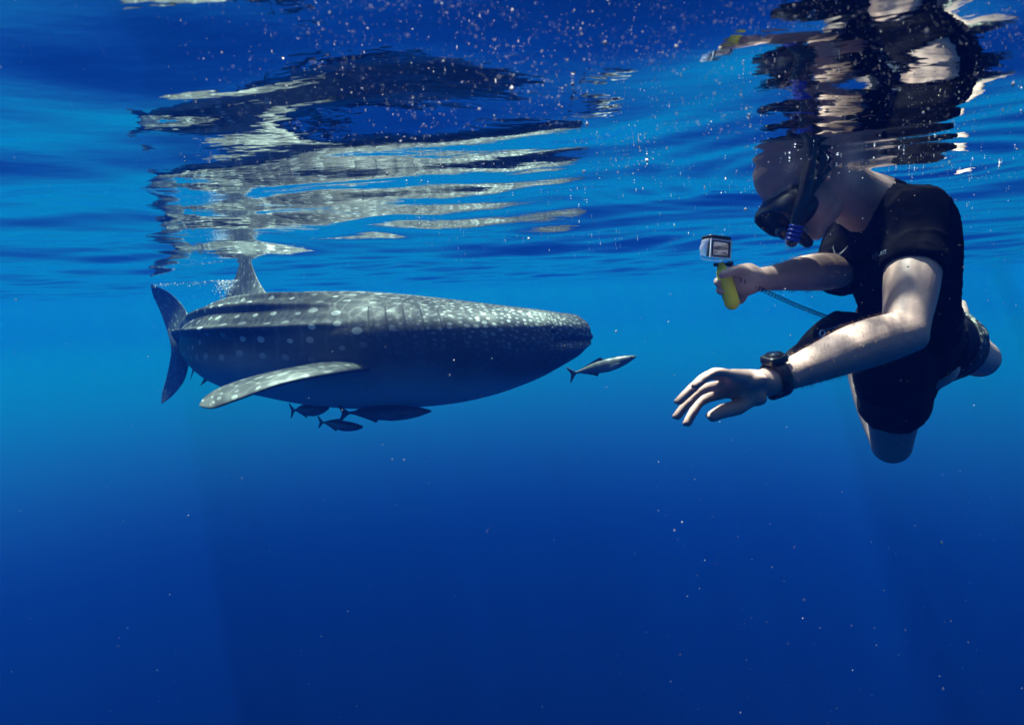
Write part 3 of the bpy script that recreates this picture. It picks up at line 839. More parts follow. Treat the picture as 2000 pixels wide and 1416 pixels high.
# near (left) hand: thumb down, palm towards the camera, fingers drooping
fing = {}
def finger(key, pts, r0, r1):
    P = [at(*p) for p in pts]
    n = len(P); rr = [r0 + (r1 - r0) * i / (n - 1) for i in range(n)]
    B.tube(P, rr, 14, 5); fing[key] = (P, rr)
    for i in range(1, n - 1): B.ellipsoid(P[i], [Vector((rr[i] * 1.08, 0, 0)), Vector((0, rr[i] * 1.08, 0)), Vector((0, 0, rr[i] * 1.08))], 12, 8)
finger('pinky', [(1432, 733, 1.165), (1398, 727, 1.150), (1378, 738, 1.142), (1361, 752, 1.138)], 0.0096, 0.0076)
finger('ring', [(1424, 738, 1.183), (1384, 734, 1.168), (1353, 758, 1.160), (1327, 783, 1.158)], 0.0104, 0.0083)
finger('middle', [(1422, 751, 1.200), (1374, 760, 1.184), (1343, 788, 1.176), (1323, 812, 1.174)], 0.0106, 0.0085)
finger('index', [(1424, 766, 1.214), (1375, 780, 1.200), (1356, 802, 1.190), (1343, 825, 1.186)], 0.0104, 0.0083)
finger('thumb', [(1470, 775, 1.215), (1440, 795, 1.190), (1412, 803, 1.172), (1392, 812, 1.164)], 0.0165, 0.0112)
WP = [WRL.lerp(ELL, .06), WRL]
for k, (px, py, Y) in {'pinky': (1430, 735, 1.170), 'ring': (1426, 741, 1.186), 'middle': (1424, 752, 1.202), 'index': (1428, 765, 1.213)}.items():
    B.tube([WRL.lerp(at(1490, 750, 1.225), .5), WRL.lerp(at(px, py, Y), .5), at(px, py, Y)], [0.023, 0.0185, 0.0140], 16, 4)
B.ellipsoid(at(1463, 771, 1.205), [Vector((0.034, 0, -0.012)), Vector((0, 0.017, 0)), Vector((0.006, 0, 0.019))], 18, 12)     # ball of the thumb
B.ellipsoid(at(1462, 744, 1.190), [Vector((0.034, 0, 0.002)), Vector((0, 0.016, 0)), Vector((0, 0, 0.016))], 18, 12)       # heel below the little finger
B.tube([at(1470, 758, 1.205), at(1440, 775, 1.206), at(1424, 764, 1.212)], [0.014, 0.009, 0.008], 14, 4)                     # web

# far (right) hand closed round the grip
GT = at(1409, 522, 1.50); GB = at(1433, 602, 1.50); ga_ = (GB - GT).normalized()
B.tube([WRR, at(1462, 546, 1.515), at(1445, 545, 1.512)], [0.026, 0.030, 0.028], 18, 5, side=Vector((0, 0, 1)), flat=[1.0, 1.25, 1.2])
B.tube([at(1462, 535, 1.50), at(1440, 528, 1.482), at(1422, 533, 1.474), at(1411, 537, 1.474)], [0.014, 0.0115, 0.0105, 0.0092], 14, 5)      # thumb
for k, (dy, r) in enumerate([(0, 0.0100), (17, 0.0100), (32, 0.0096), (44, 0.0085)]):
    ox = dy * 0.28
    B.tube([at(1452, 540 + dy * .75, 1.522), at(1436 + ox, 541 + dy, 1.534), at(1413 + ox, 545 + dy, 1.532), at(1402 + ox, 550 + dy, 1.512), at(1404 + ox, 553 + dy, 1.494)] if k < 2 else
           [at(1454, 541 + dy * .75, 1.520), at(1440 + ox * .6, 543 + dy, 1.534), at(1420 + ox, 546 + dy, 1.533), at(1409 + ox, 549 + dy, 1.516), at(1411 + ox, 551 + dy, 1.498)], [r * 1.15, r * 1.05, r, r * .95, r * .8], 14, 4)
# legs
def leg(Hp, K, A, T):
    B.tube([Hp, Hp.lerp(K, .35), Hp.lerp(K, .75), K], [0.088, 0.082, 0.066, 0.060], 26, 6)
    B.ellipsoid(K, [Vector((0.060, 0, 0)), Vector((0, 0.060, 0)), Vector((0, 0, 0.060))])
    B.tube([K, K.lerp(A, .25), K.lerp(A, .55), K.lerp(A, .85), A], [0.056, 0.057, 0.050, 0.036, 0.036], 24, 6)
    B.tube([A, A.lerp(T, .5), T], [0.038, 0.034, 0.024], 20, 5, side=left_dir, flat=[1, 1.25, 1.6])
leg(HIPL, KNL, ANL, TOEL); leg(HIPR, KNR, ANR, TOER)
person = fuse('person', B, 0.0033, 4, M_SKIN)
def flesh(co, n): return 0.0003 * noise.noise(Vector((co.x * 60, co.y * 60, co.z * 25))) + 0.0002 * noise.noise(co * 34) + 0.0010 * noise.noise(co * 13) + 0.00008 * noise.noise(co * 90)
displace(person, flesh)
tag(person, 'snorkeller in black shirt reaching forward with one arm and filming with the other', 'person')
M_HAIR = simple('arm_hair', (0.20, 0.13, 0.08), 0.5)
def arm_hair(E_, W_, cnt):
    me = person.data; ax = W_ - E_; L2 = ax.length_squared
    cand = [v.index for v in me.vertices if 0.05 < (v.co - E_).dot(ax) / L2 < 0.93 and ((v.co - E_) - ax * ((v.co - E_).dot(ax) / L2)).length < 0.06]
    V = []; F = []
    for i in rng.choice(cand, cnt):
        v = me.vertices[int(i)]; n = v.normal; t = (ax.normalized() * rng.uniform(.4, 1.0) + Vector(rng.normal(0, .35, 3))); t = (t - n * t.dot(n)).normalized()
        w = t.cross(n) * 0.00022; ln = rng.uniform(.006, .012); p = v.co - n * .0006
        m_ = p + t * ln * .5 + n * ln * .55; e_ = p + t * ln * 1.1 + n * ln * .75
        b_ = len(V); V += [p - w, p + w, m_ + w, m_ - w, e_]; F += [(b_, b_ + 1, b_ + 2, b_ + 3), (b_ + 3, b_ + 2, b_ + 4)]
    o = mesh_obj('arm_hair', V, F, M_HAIR, person); o['kind'] = 'stuff'
arm_hair(ELL, WRL, 1500); arm_hair(ELR, WRR, 1000)
# finger nails on the drooping hand (the far side of the tips)
for k, (P, rr) in fing.items():
    t = (P[-1] - P[-2]).normalized(); back = Vector((0, 1, 0.25)); back = (back - t * back.dot(t)).normalized(); s = t.cross(back)
    c = P[-1] + back * (rr[-1] * .80) + t * .002
    mb = MB(); mb.ellipsoid(c, [t * .0062, s * .0050, back * .0022], 12, 8); mb.build('fingernail', M_NAIL, person)

# ---- shirt
S = MB()
up_ = Vector((0, 0, 1))
S.tube([neck1.lerp(CHEST, .02), neck1.lerp(CHEST, .45), CHEST, CHEST.lerp(BELLY, .5), BELLY, BELLY.lerp(PELV, .75)], [0.082, 0.118, 0.127, 0.122, 0.114, 0.124], 36, 6, side=left_dir, flat=[1.15, 1.30, 1.34, 1.28, 1.22, 1.24], round_ends=True)
S.tube([CHEST.lerp(SHL, .45), SHL, SHL.lerp(ELL, .25), SHL.lerp(ELL, .50)], [0.088, 0.070, 0.066, 0.068], 28, 6, round_ends=False)
S.tube([CHEST.lerp(SHR, .45), SHR, SHR.lerp(ELR, .55), SHR.lerp(ELR, 1.12)], [0.092, 0.080, 0.072, 0.066], 28, 6, round_ends=False)
S.tube([neck1.lerp(SHL, .25), neck1.lerp(SHL, .7), SHL], [0.066, 0.064, 0.066], 24, 5)
S.tube([neck1.lerp(SHR, .25), neck1.lerp(SHR, .7), SHR], [0.070, 0.072, 0.074], 24, 5)
shirt = fuse('t_shirt', S, 0.006, 22, M_SHIRT, person)
def cloth(co, n):
    a = noise.noise(co * 9.0); f = 0.0018 * a
    w = co + Vector((noise.noise(co * 5), noise.noise(co * 5 + Vector((7, 1, 3))), noise.noise(co * 5 + Vector((2, 9, 4))))) * 0.09
    r = 1 - abs(noise.noise(Vector((w.x * 14 + w.z * 10, w.y * 14, w.z * 40 - w.x * 14)))) * 2.0
    near = 1.4 * math.exp(-((co - SHL).length / 0.16) ** 2) + 0.5
    return f + 0.0034 * near * max(0, r) ** 3
displace(shirt, cloth)

# ---- shorts
Q = MB()
Q.tube([PELV.lerp(BELLY, .60), PELV.lerp(BELLY, .2), PELV.lerp((HIPL + HIPR) / 2, .5), PELV.lerp((HIPL + HIPR) / 2, 1.0)], [0.120, 0.130, 0.130, 0.118], 32, 6, side=left_dir, flat=[1.2, 1.24, 1.24, 1.15])
Q.tube([HIPL.lerp(PELV, .3), HIPL, HIPL.lerp(KNL, .28), HIPL.lerp(KNL, .50)], [0.105, 0.104, 0.099, 0.092], 28, 6, round_ends=False)
Q.tube([HIPR.lerp(PELV, .3), HIPR, HIPR.lerp(KNR, .20), HIPR.lerp(KNR, .36)], [0.116, 0.110, 0.103, 0.099], 28, 6, round_ends=False)
shorts = fuse('shorts', Q, 0.0065, 6, M_SHORT, person)
def cloth2(co, n):
    w = co + Vector((noise.noise(co * 4), noise.noise(co * 4 + Vector((7, 1, 3))), noise.noise(co * 4 + Vector((2, 9, 4))))) * 0.1
    r = 1 - abs(noise.noise(w * 12)) * 2.0
    return 0.006 * max(0, r) ** 2 + 0.005 * noise.noise(co * 8)
displace(shorts, cloth2)
# pale printed panel at the hem of the far leg
def hem_print():
    m, nt, p = mat('printed_cloth'); p.inputs['Roughness'].default_value = 0.7
    tc = node(nt, 'ShaderNodeTexCoord'); v = node(nt, 'ShaderNodeTexNoise'); v.inputs['Scale'].default_value = 44; v.inputs['Detail'].default_value = 1
    nt.links.new(tc.outputs['Object'], v.inputs['Vector'])
    cr = node(nt, 'ShaderNodeValToRGB'); cr.color_ramp.interpolation = 'CONSTANT'
    cr.color_ramp.elements[0].color = (0.012, 0.016, 0.02, 1); cr.color_ramp.elements[1].color = (0.24, 0.25, 0.19, 1); cr.color_ramp.elements[1].position = 0.60
    nt.links.new(v.outputs['Fac'], cr.inputs[0]); nt.links.new(cr.outputs[0], p.inputs['Base Color'])
    return m
hp = MB()
hp.tube([HIPR.lerp(KNR, .22), HIPR.lerp(KNR, .32), HIPR.lerp(KNR, .42)], [0.106, 0.103, 0.106], 30, 5, round_ends=False)
hem = fuse('shorts_hem', hp, 0.005, 3, hem_print(), shorts)
displace(hem, cloth2)

# ---- logo and lettering laid on the shirt
dg = bpy.context.evaluated_depsgraph_get()
bvh = BVHTree.FromPolygons([v.co.copy() for v in shirt.data.vertices], [tuple(p.vertices) for p in shirt.data.polygons])
view_n = (CAM - CHEST).normalized()
DBG = False
def project(pts2d, faces, c_px, scale_px, rot, name, m):
    V = []
    for x, y in pts2d:
        X = x * math.cos(rot) - y * math.sin(rot); Yv = x * math.sin(rot) + y * math.cos(rot)
        a = at(c_px[0] + X * scale_px, c_px[1] - Yv * scale_px, 1.2); d = (a - CAM).normalized()
        loc, nn, *_ = bvh.ray_cast(CAM, d)
        if DBG: print('HIT', name, loc, nn)
        if loc is None: loc, nn = at(c_px[0], c_px[1], 1.6), -d
        V.append(loc + nn * 0.0015)
    return mesh_obj(name, V, faces, m, shirt, smooth=True)
def outline_fill(poly, res=3):
    bm = bmesh.new(); vs_ = [bm.verts.new((x, y, 0)) for x, y in poly]; bm.faces.new(vs_)
    bmesh.ops.triangulate(bm, faces=bm.faces[:])
    bmesh.ops.subdivide_edges(bm, edges=bm.edges[:], cuts=res, use_grid_fill=True)
    bmesh.ops.triangulate(bm, faces=bm.faces[:])
    bm.verts.ensure_lookup_table()
    p = [(v.co.x, v.co.y) for v in bm.verts]; f = [tuple(v.index for v in q.verts) for q in bm.faces]; bm.free(); return p, f
sw_l, sw_r = [], []
for i in range(25):
    t = i / 24; u = 1 - t
    b_ = [(-.42, .42), (-.56, -.62), (-.10, -.30), (.56, .30)]
    x = u**3 * b_[0][0] + 3 * u * u * t * b_[1][0] + 3 * u * t * t * b_[2][0] + t**3 * b_[3][0]
    y = u**3 * b_[0][1] + 3 * u * u * t * b_[1][1] + 3 * u * t * t * b_[2][1] + t**3 * b_[3][1]
    th = 0.17 * math.sin(math.pi * t ** 0.75) ** 0.9 + 0.004
    sw_l.append((x, y - th * .5)); sw_r.append((x + th * .25, y + th * .5))
p_ = sw_l + sw_r; f_ = [(i, i + 1, 25 + i + 1, 25 + i) for i in range(24)]
project(p_, f_, (1642, 490), 31, 0.10, 'swoosh_mark', M_WHITE)
cu = bpy.data.curves.new('t', 'FONT'); cu.body = 'DRI-FIT'; cu.size = 1.0; cu.align_x = 'CENTER'; cu.resolution_u = 2
to = bpy.data.objects.new('t', cu); COL.objects.link(to)
dg.update(); tm = bpy.data.meshes.new_from_object(to.evaluated_get(bpy.context.evaluated_depsgraph_get())); bpy.data.objects.remove(to)
project([(v.co.x, v.co.y) for v in tm.vertices], [tuple(p.vertices) for p in tm.polygons], (1720, 500), 9.5, 0.36, 'lettering', M_PRINT)

# ---- diving mask
mask = bpy.data.objects.new('diving_mask', None); COL.objects.link(mask); mask.location = H(0.1, 0, 0)
def put(o, root):
    bpy.context.view_layer.update()
    o.parent = root; o.matrix_parent_inverse = root.matrix_basis.inverted()
    return o
def mask_ring(f, hw, hh, c0, k=3.2, n=40, bulge=0.0):
    out = []
    for j in range(n):
        a = 2 * math.pi * j / n; ca, sa = math.cos(a), math.sin(a)
        x = math.copysign(abs(ca) ** (2 / k), ca) * hw; y = math.copysign(abs(sa) ** (2 / k), sa) * hh
        out.append(H(f - bulge * (x / hw) ** 2, c0 + y, x))
    return out
mb = MB()
mb.loft([mask_ring(0.058, 0.074, 0.046, -0.014, bulge=0.010), mask_ring(0.078, 0.077, 0.049, -0.014, bulge=.008), mask_ring(0.096, 0.076, 0.047, -0.013), mask_ring(0.110, 0.073, 0.044, -0.012), mask_ring(0.118, 0.069, 0.040, -0.012), mask_ring(0.119, 0.062, 0.034, -0.012), mask_ring(0.112, 0.060, 0.032, -0.012)])
put(mb.build('frame', M_RUBBER), mask)
mb = MB(); mb.loft([mask_ring(0.1130, 0.0605, 0.0325, -0.012, n=40), mask_ring(0.1155, 0.0605, 0.0325, -0.012, n=40)]); put(mb.build('lens', simple('mask_glass', (0.006, 0.007, 0.009), 0.45, spec=0.12)), mask)
mb = MB(); mb.rbox(H(0.112, -0.040, 0), [hf * 0.022, hl * 0.024, hc * 0.020], k=2.6); put(mb.build('nose_pocket', M_RUBBER), mask)
def strap_band(offc, spread_back):
    V = []; F = []
    pts = []
    for i in range(41):
        a = math.radians(-128 + 256 * i / 40)                # from one temple round the back of the head
        f = -0.014 - 0.103 * math.cos(a * 0.86) if False else 0.060 - 0.176 * (1 - abs(a) / math.radians(128)) ** 0.55
        l = 0.083 * math.sin(a * 0.70) / math.sin(math.radians(128 * .70)) if False else math.copysign(min(1.0, (1 - (1 - abs(a) / math.radians(128)) ** 2.2)) * 0.0835, a)
        c = offc * (1 - abs(a) / math.radians(128)) ** 0.7 + spread_back
        pts.append((f, c, l))
    for (f, c, l) in pts:
        out = (hf * (f + .01) + hl * l); out.normalize()
        p = H(f, c, l)
        for dc, do in ((-.009, 0), (.009, 0), (.009, .003), (-.009, .003)):
            V.append(p + hc * dc + out * (do + .0035))
    for i in range(40):
        for j in range(4):
            k = (j + 1) % 4; F.append((i * 4 + j, i * 4 + k, i * 4 + 4 + k, i * 4 + 4 + j))
    return mesh_obj('strap', V, F, M_RUBBER)
put(strap_band(0.056, -0.010), mask); put(strap_band(0.004, -0.010), mask)
for sg in (-1, 1):
    mb = MB(); mb.rbox(H(0.066, -0.010, sg * 0.082), [hf * 0.016, hl * 0.007, hc * 0.013], k=4); put(mb.build('strap_buckle', M_PLASTIC), mask)
tag(mask, 'black diving mask on the face of the snorkeller', 'mask')

# ---- snorkel
sn = bpy.data.objects.new('snorkel', None); COL.objects.link(sn); sn.location = at(1551, 462, 1.53)
s_lo = at(1556, 440, 1.475); s_mid = at(1570, 385, 1.462); s_hi = at(1583, 310, 1.466); s_top = s_hi + Vector((0.05, 0.02, 0.24))
mb = MB(); mb.tube([s_lo, at(1561, 415, 1.468), s_mid, at(1577, 345, 1.462), s_hi, s_hi.lerp(s_top, .5), s_top], [0.0145, 0.0145, 0.014, 0.0135, 0.0135, 0.013, 0.013], 20, 5, round_ends=False); put(mb.build('tube', M_RUBBER), sn)
s_end = at(1547, 472, 1.48)
for k in range(4):
    c = s_lo.lerp(s_end, .08 + .26 * k); d = (s_end - s_lo).normalized()
    mb = MB(); mb.tube([c - d * .0042, c, c + d * .0042], [0.0130, 0.0160, 0.0130], 20, 4, round_ends=False); put(mb.build('flexible_ring', M_BLUE), sn)
mb = MB(); mb.tube([s_lo, s_end], [0.0125, 0.0125], 18, 2); put(mb.build('flexible_core', M_RUBBER), sn)
mb = MB(); mb.tube([s_end, at(1544, 478, 1.48), at(1542, 482, 1.48)], [0.0150, 0.0135, 0.009], 18, 4); put(mb.build('purge_valve', M_CLEAR), sn)
mb = MB(); mb.tube([s_lo.lerp(s_end, .3), H(0.125, -0.085, 0.045), H(0.112, -0.070, 0.015), H(0.100, -0.069, 0)], [0.011, 0.012, 0.012, 0.011], 16, 5); put(mb.build('mouthpiece', M_RUBBER), sn)
tag(sn, 'black snorkel with blue flexible rings beside the mask', 'snorkel')

# ---- watch on the near wrist
fa_ = (ELL - WRL).normalized(); wc = WRL.lerp(ELL, .055)
wu = (Vector((0.0, -0.12, 1.0)) - fa_ * Vector((0.0, -0.12, 1.0)).dot(fa_)).normalized(); wsid = fa_.cross(wu)
watch = bpy.data.objects.new('wrist_watch', None); COL.objects.link(watch); watch.location = wc
mb = MB(); rings = []
for i in range(33):
    a = 2 * math.pi * i / 32
    o_ = wu * math.cos(a) + wsid * math.sin(a); c = wc + o_ * 0.0325
    rings.append([c + fa_ * (.0115 * x) + o_ * y for x, y in ((-1, 0), (-.8, .0035), (.8, .0035), (1, 0), (.8, -.001), (-.8, -.001))])
mb.loft(rings[:-1], closed=True); put(mb.build('strap', M_RUBBER), watch)
mb = MB(); mb.rbox(wc + wu * 0.040, [fa_ * 0.021, wsid * 0.019, wu * 0.0085], k=5); case = put(mb.build('case', M_PLASTIC), watch)
mb = MB(); mb.tube([wc + wu * .0475, wc + wu * .0505], [0.0165, 0.0155], 28, 1, round_ends=False); put(mb.build('bezel', M_PLASTIC), watch)
mb = MB(); mb.tube([wc + wu * .0500, wc + wu * .0512], [0.0135, 0.0135], 28, 1, round_ends=False); put(mb.build('glass', simple('watch_glass', (0.02, 0.025, 0.03), .06, spec=.9)), watch)
for q in (-1, 1):
    mb = MB(); mb.rbox(wc + wu * 0.040 + fa_ * (.0225) + wsid * q * .009, [fa_ * .003, wsid * .0035, wu * .003], k=3); put(mb.build('button', M_STEEL), watch)
mb = MB(); mb.rbox(wc - wu * 0.037 - wsid * .006, [fa_ * .0135, wsid * .009, wu * .003], k=4); put(mb.build('buckle', M_PLASTIC), watch)
tag(watch, 'black watch strapped round the wrist of the near arm', 'watch')

# ---- action camera in clear housing on a yellow float grip
camr = bpy.data.objects.new('action_camera', None); COL.objects.link(camr); camr.location = GB
mb = MB(); mb.tube([GT.lerp(GB, .04), GT.lerp(GB, .12), GT.lerp(GB, .35), GT.lerp(GB, .75), GT.lerp(GB, .86)], [0.0110, 0.0145, 0.0162, 0.0168, 0.0168], 28, 6); put(mb.build('float_handle', M_YELLOW), camr)
mb = MB(); mb.tube([GT - ga_ * .010, GT + ga_ * .004], [0.0075, 0.0105], 16, 2, round_ends=False); put(mb.build('mount', M_YELLOW), camr)
mb = MB(); sx = Vector((1, 0.2, 0)).normalized(); mb.tube([GT - ga_ * .006 - sx * .016, GT - ga_ * .006 + sx * .020], [0.004, 0.004], 14, 1, round_ends=False); mb.tube([GT - ga_ * .006 + sx * .018, GT - ga_ * .006 + sx * .028], [0.0065, 0.0065], 12, 1, round_ends=False); put(mb.build('thumb_screw', M_PLASTIC), camr)
CC = at(1397, 488, 1.50)
bx = Vector((0.86, -0.50, -0.09)).normalized()          # across the camera back (towards its right edge in the picture)
bz = Vector((0.05, 0.02, 1)); bz = (bz - bx * bz.dot(bx)).normalized(); bn = bx.cross(bz)     # bn: the way the screen faces
if bn.y > 0: bn = -bn
# screen faces the swimmer and the viewer
bx = Vector((0.93, 0.30, -0.12)).normalized(); bn = Vector((0.30, -0.95, 0.06)); bn = (bn - bx * bn.dot(bx)).normalized(); bz = bn.cross(bx); 
if bz.z < 0: bz = -bz
def Cm(x, n, z): return CC + (bx * x + bn * n + bz * z) * 0.88
mb = MB(); mb.rbox(Cm(0, 0, 0), [bx * 0.030, bn * 0.0185, bz * 0.0238], k=6); put(mb.build('housing', M_CLEAR), camr)
mb = MB(); mb.rbox(Cm(0.003, 0.001, 0), [bx * 0.021, bn * 0.0105, bz * 0.0165], k=8); put(mb.build('camera_body', simple('camera_grey', (0.10, 0.11, 0.12), .4)), camr)
def frame_ring(x0, x1, z0, z1, n0, w, dep, m, nm):
    mb = MB()
    for (a0, a1, c0, c1) in ((x0, x1, z1 - w, z1), (x0, x1, z0, z0 + w), (x0, x0 + w, z0 + w, z1 - w), (x1 - w, x1, z0 + w, z1 - w)):
        vv = [Cm(a, n, c) for n in (n0, n0 + dep) for (a, c) in ((a0, c0), (a1, c0), (a1, c1), (a0, c1))]
        mb.add(vv, [(0, 1, 2, 3), (7, 6, 5, 4), (0, 4, 5, 1), (1, 5, 6, 2), (2, 6, 7, 3), (3, 7, 4, 0)])
    put(mb.build(nm, m, smooth=False), camr)
frame_ring(-0.030, 0.031, -0.0245, 0.0225, 0.0205, 0.0032, 0.003, simple('rim_pale', (0.55, 0.6, 0.65), .2, spec=.8), 'housing_rim')
frame_ring(-0.0245, 0.026, -0.020, 0.0185, 0.0208, 0.0028, 0.0022, M_PLASTIC, 'screen_bezel')
mb = MB(); mb.rbox(Cm(0.001, 0.0, 0.0285), [bx * 0.029, bn * 0.0195, bz * 0.0042], k=6); put(mb.build('latch', M_PLASTIC), camr)
mb = MB(); mb.tube([Cm(-0.008, -0.018, 0.004), Cm(-0.008, -0.032, 0.004)], [0.016, 0.015], 24, 2, round_ends=False); put(mb.build('lens_port', M_CLEAR), camr)
def screen_mat():  # reflection of the ripples painted into the colour, with a faint glow
    m, nt, p = mat('camera_screen'); L = nt.links
    tc = node(nt, 'ShaderNodeTexCoord'); w = node(nt, 'ShaderNodeTexNoise'); w.inputs['Scale'].default_value = 70; w.inputs['Detail'].default_value = 2; w.inputs['Distortion'].default_value = 0.6; mp = node(nt, 'ShaderNodeMapping'); mp.inputs['Scale'].default_value = (.35, .35, 2.2); mp.inputs['Rotation'].default_value = (0, .35, 0)
    L.new(tc.outputs['Object'], mp.inputs[0]); L.new(mp.outputs[0], w.inputs['Vector'])
    cr = node(nt, 'ShaderNodeValToRGB'); e = cr.color_ramp.elements; e[0].color = (0.05, 0.045, 0.05, 1); e[1].color = (0.62, 0.60, 0.62, 1); e[0].position = .36; e[1].position = .66; k = e.new(.52); k.color = (0.28, 0.22, 0.18, 1)
    L.new(w.outputs['Fac'], cr.inputs[0]); L.new(cr.outputs[0], p.inputs['Base Color']); L.new(cr.outputs[0], p.inputs['Emission Color']); p.inputs['Emission Strength'].default_value = 0.12; p.inputs['Roughness'].default_value = .1
    return m
mb = MB(); vv = [Cm(a, n, c) for n in (0.0195, 0.0212) for (a, c) in ((-.0222, -.0178), (.0238, -.0178), (.0238, .0163), (-.0222, .0163))]
mb.add(vv, [(3, 2, 1, 0), (4, 5, 6, 7), (0, 1, 5, 4), (1, 2, 6, 5), (2, 3, 7, 6), (3, 0, 4, 7)]); put(mb.build('screen', screen_mat(), smooth=False), camr)
tag(camr, 'action camera in clear housing on a yellow float grip', 'camera')

# ---- coiled lanyard and the black pouch it is clipped to
LA = at(1443, 546, 1.485); LB = at(1490, 567, 1.50); LC = at(1622, 622, 1.66)
P = []
TURNS = 30
N = TURNS * 14
for i in range(N + 1):
    t = i / N
    c = LA.lerp(LB, t / .22) if t < .22 else LB.lerp(LC, (t - .22) / .78)
    c = c + Vector((0, 0, -0.003 * math.sin(math.pi * max(0, (t - .22) / .78)))) if t > .22 else c
    ax = (LC - LB).normalized(); s1 = ax.cross(Vector((0, 1, 0))).normalized(); s2 = ax.cross(s1)
    a = 2 * math.pi * TURNS * t; P.append(c + s1 * (.0046 * math.cos(a)) + s2 * (.0046 * math.sin(a)))
mb = MB(); mb.tube(P, [0.0010] * len(P), 6, 1)
lan = mb.build('coiled_lanyard', M_PLASTIC); tag(lan, 'thin black coiled cord stretched from the yellow grip to the waist', 'cord')
pouch = bpy.data.objects.new('float_pouch', None); COL.objects.link(pouch); pouch.location = at(1590, 670, 1.68)
mb = MB(); mb.tube([at(1672, 648, 1.70), at(1645, 646, 1.69), at(1610, 668, 1.69), at(1575, 700, 1.69), at(1545, 722, 1.69), at(1522, 736, 1.69)], [0.050, 0.052, 0.050, 0.042, 0.034, 0.024], 26, 6)
pb = fuse('pouch_body', mb, 0.006, 5, M_SHORT); displace(pb, cloth2); put(pb, pouch)
mb = MB(); rings = []
rc = at(1606, 652, 1.625)
for i in range(24):
    a = 2 * math.pi * i / 24; o_ = Vector((math.cos(a) * .0062, 0, math.sin(a) * .0088)); c = rc + o_; nn = o_.normalized()
    rings.append([c + nn * (.0022 * math.cos(b)) + Vector((0, .0022, 0)) * math.sin(b) for b in [2 * math.pi * j / 8 for j in range(8)]])
mb.loft(rings, closed=True); put(mb.build('ring', M_STEEL), pouch)
mb = MB(); mb.tube([rc + Vector((.004, 0, .009)), at(1628, 640, 1.635), at(1650, 630, 1.65), at(1664, 627, 1.66)], [.0012] * 4, 8, 6); put(mb.build('cord', M_STEEL), pouch)
tag(pouch, 'black tapering pouch with a small pale ring behind the forearm', 'pouch')

# ------------------------------------------------------------------ drifting plankton, bubbles and glint specks
def specks(name, pts, sizes, m, label):
    o8 = np.array([(1, 0, 0), (-1, 0, 0), (0, 1, 0), (0, -1, 0), (0, 0, 1), (0, 0, -1)], float)
    fc = [(0, 2, 4), (2, 1, 4), (1, 3, 4), (3, 0, 4), (2, 0, 5), (1, 2, 5), (3, 1, 5), (0, 3, 5)]
    V = []; F = []
    for i, (p, s) in enumerate(zip(pts, sizes)):
        st = np.array([rng.uniform(.7, 1.3), rng.uniform(.7, 1.3), rng.uniform(.7, 1.6)])
        b = len(V)
        V += [tuple(np.array(p) + q * st * s) for q in o8]; F += [tuple(b + k for k in f) for f in fc]
    o = mesh_obj(name, V, F, m); tag(o, label, kind='stuff'); return o


M_PLK = simple('plankton', (0.60, 0.56, 0.53), 0.6, 0.15, 50)
pts = []; sz = []
def surf_h(x, y):
    X = np.array([[x]]); return float(height_field(X, np.array([[y]]), np.array([[0.02]]))[0][0, 0])
while len(pts) < 1500:
    px, py = rng.uniform(0, 2000), rng.uniform(-20, 1416); Y = rng.uniform(0.5, 2.2)
    w = 0.03 + 0.94 * max(0, 1 - py / 300) ** 1.3 * np.clip((px - 350) / 500, 0.12, 1) + (0.35 if px > 1450 and py < 620 else 0) + (0.06 if px > 1250 else 0)
    cl = noise.noise(Vector((px / 160, py / 60, 0))) + 0.6 * noise.noise(Vector((px / 50, py / 25, 4)))
    if py < 320: w *= max(0.06, min(1.0, 0.35 + 1.5 * cl))
    if rng.uniform() > w: continue
    p = at(px, py, Y)
    if p.z > -0.11 and p.z > surf_h(p.x, p.y) - 0.006:
        Y = rng.uniform(.40, .75); p = at(px, py, Y)
        if p.z > -0.11 and p.z > surf_h(p.x, p.y) - 0.003: continue
    pts.append(p); sz.append(Y * 0.00031 * math.exp(rng.normal(0, .6)))
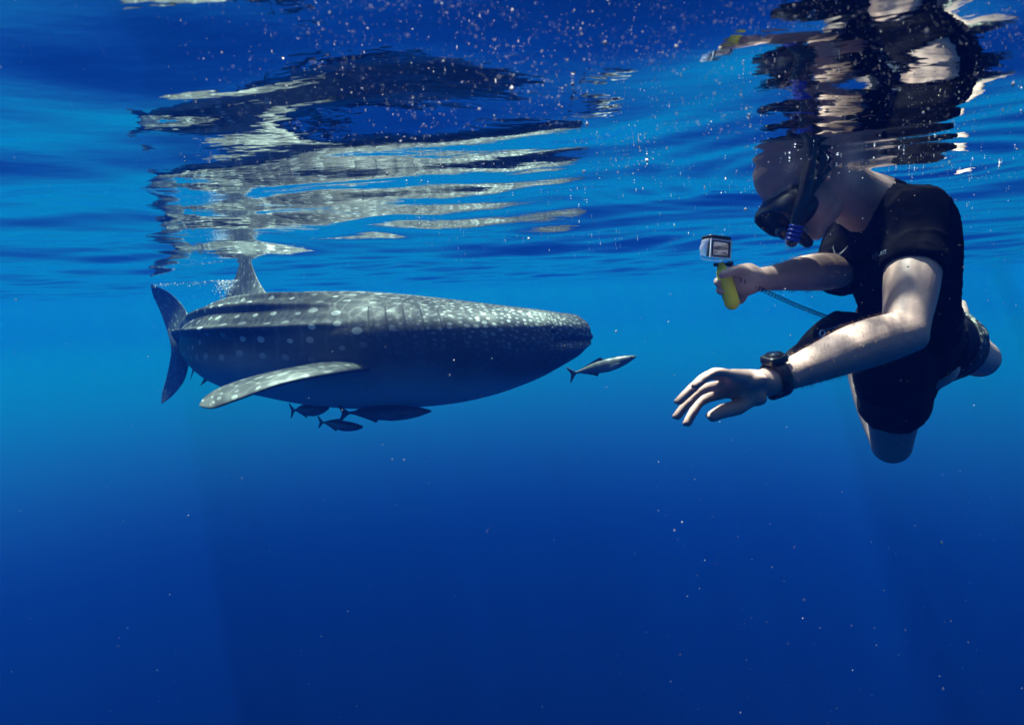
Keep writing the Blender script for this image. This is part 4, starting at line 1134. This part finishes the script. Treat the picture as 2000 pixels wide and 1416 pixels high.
while len(pts) < 5600:                                    # the cloud of specks gathered right under the surface
    px, py = rng.uniform(350, 2010), 360 * rng.uniform() ** 1.5 - 10
    cl = noise.noise(Vector((px / 190, py / 60 - px / 300, 2))) + 0.7 * noise.noise(Vector((px / 60, py / 26, 4)))
    w = min(1.0, max(0.05, 0.40 + 1.6 * cl)) * min(1, (px - 300) / 450)
    if rng.uniform() > w: continue
    d = at(px, py, 1.0) - CAM; ym = min(2.2, (-CAM.z + 0.03) / max(d.z, .02)); Y = rng.uniform(.36, 1.0) * ym
    if Y < .33: continue
    p = CAM + d * Y
    if p.z > surf_h(p.x, p.y) - 0.004: continue
    pts.append(p); sz.append(Y * 0.00042 * math.exp(rng.normal(0, .6)))
specks('plankton', pts, sz, M_PLK, 'pale plankton specks drifting in the water')

M_BUB = simple('bubble_glint_white', (0.85, 0.9, 0.95), 0.15, 0.05, 50, spec=0.8)
pts = []; sz = []
for _ in range(420):                                      # churned air behind the dorsal fin
    px = rng.normal(445, 10); py = 548 + abs(rng.normal(0, 16)); Y = 4.62 + rng.normal(0, .06)
    pts.append(at(px, py, Y)); sz.append(0.0027 * math.exp(rng.normal(0, .5)))
for _ in range(260):
    t = rng.uniform(); px = 300 + 165 * t; py = 556 - 10 * t + abs(rng.normal(0, 3)); Y = 6.2 - 1.6 * t
    pts.append(at(px, py, Y)); sz.append(0.0020 * math.exp(rng.normal(0, .5)))
specks('air_bubbles', pts, sz, M_BUB, 'small white air bubbles trailing from the dorsal fin')
pts = []; sz = []
for _ in range(200):                                      # foam bubbles and white specks for glints under the surface round the swimmer
    a = rng.uniform(0, 2 * math.pi); r = abs(rng.normal(0.28, .16)); x = HEAD_XY.x + .12 + r * math.cos(a); y = HEAD_XY.y + r * math.sin(a)
    pts.append((x, y, surf_h(x, y) - 0.003)); sz.append(0.0008 * math.exp(rng.normal(0, .6)))
for _ in range(320):  # white specks strewn under the surface in place of sun glints
    x = rng.uniform(-.4, 2.2); y = rng.uniform(1.6, 4.5); pts.append((x, y, surf_h(x, y) - 0.004)); sz.append(0.0009 * math.exp(rng.normal(0, .6)))
specks('bubbles_and_glints', pts, sz, M_BUB, 'tiny bubbles and white specks standing in for sun glints under the surface')
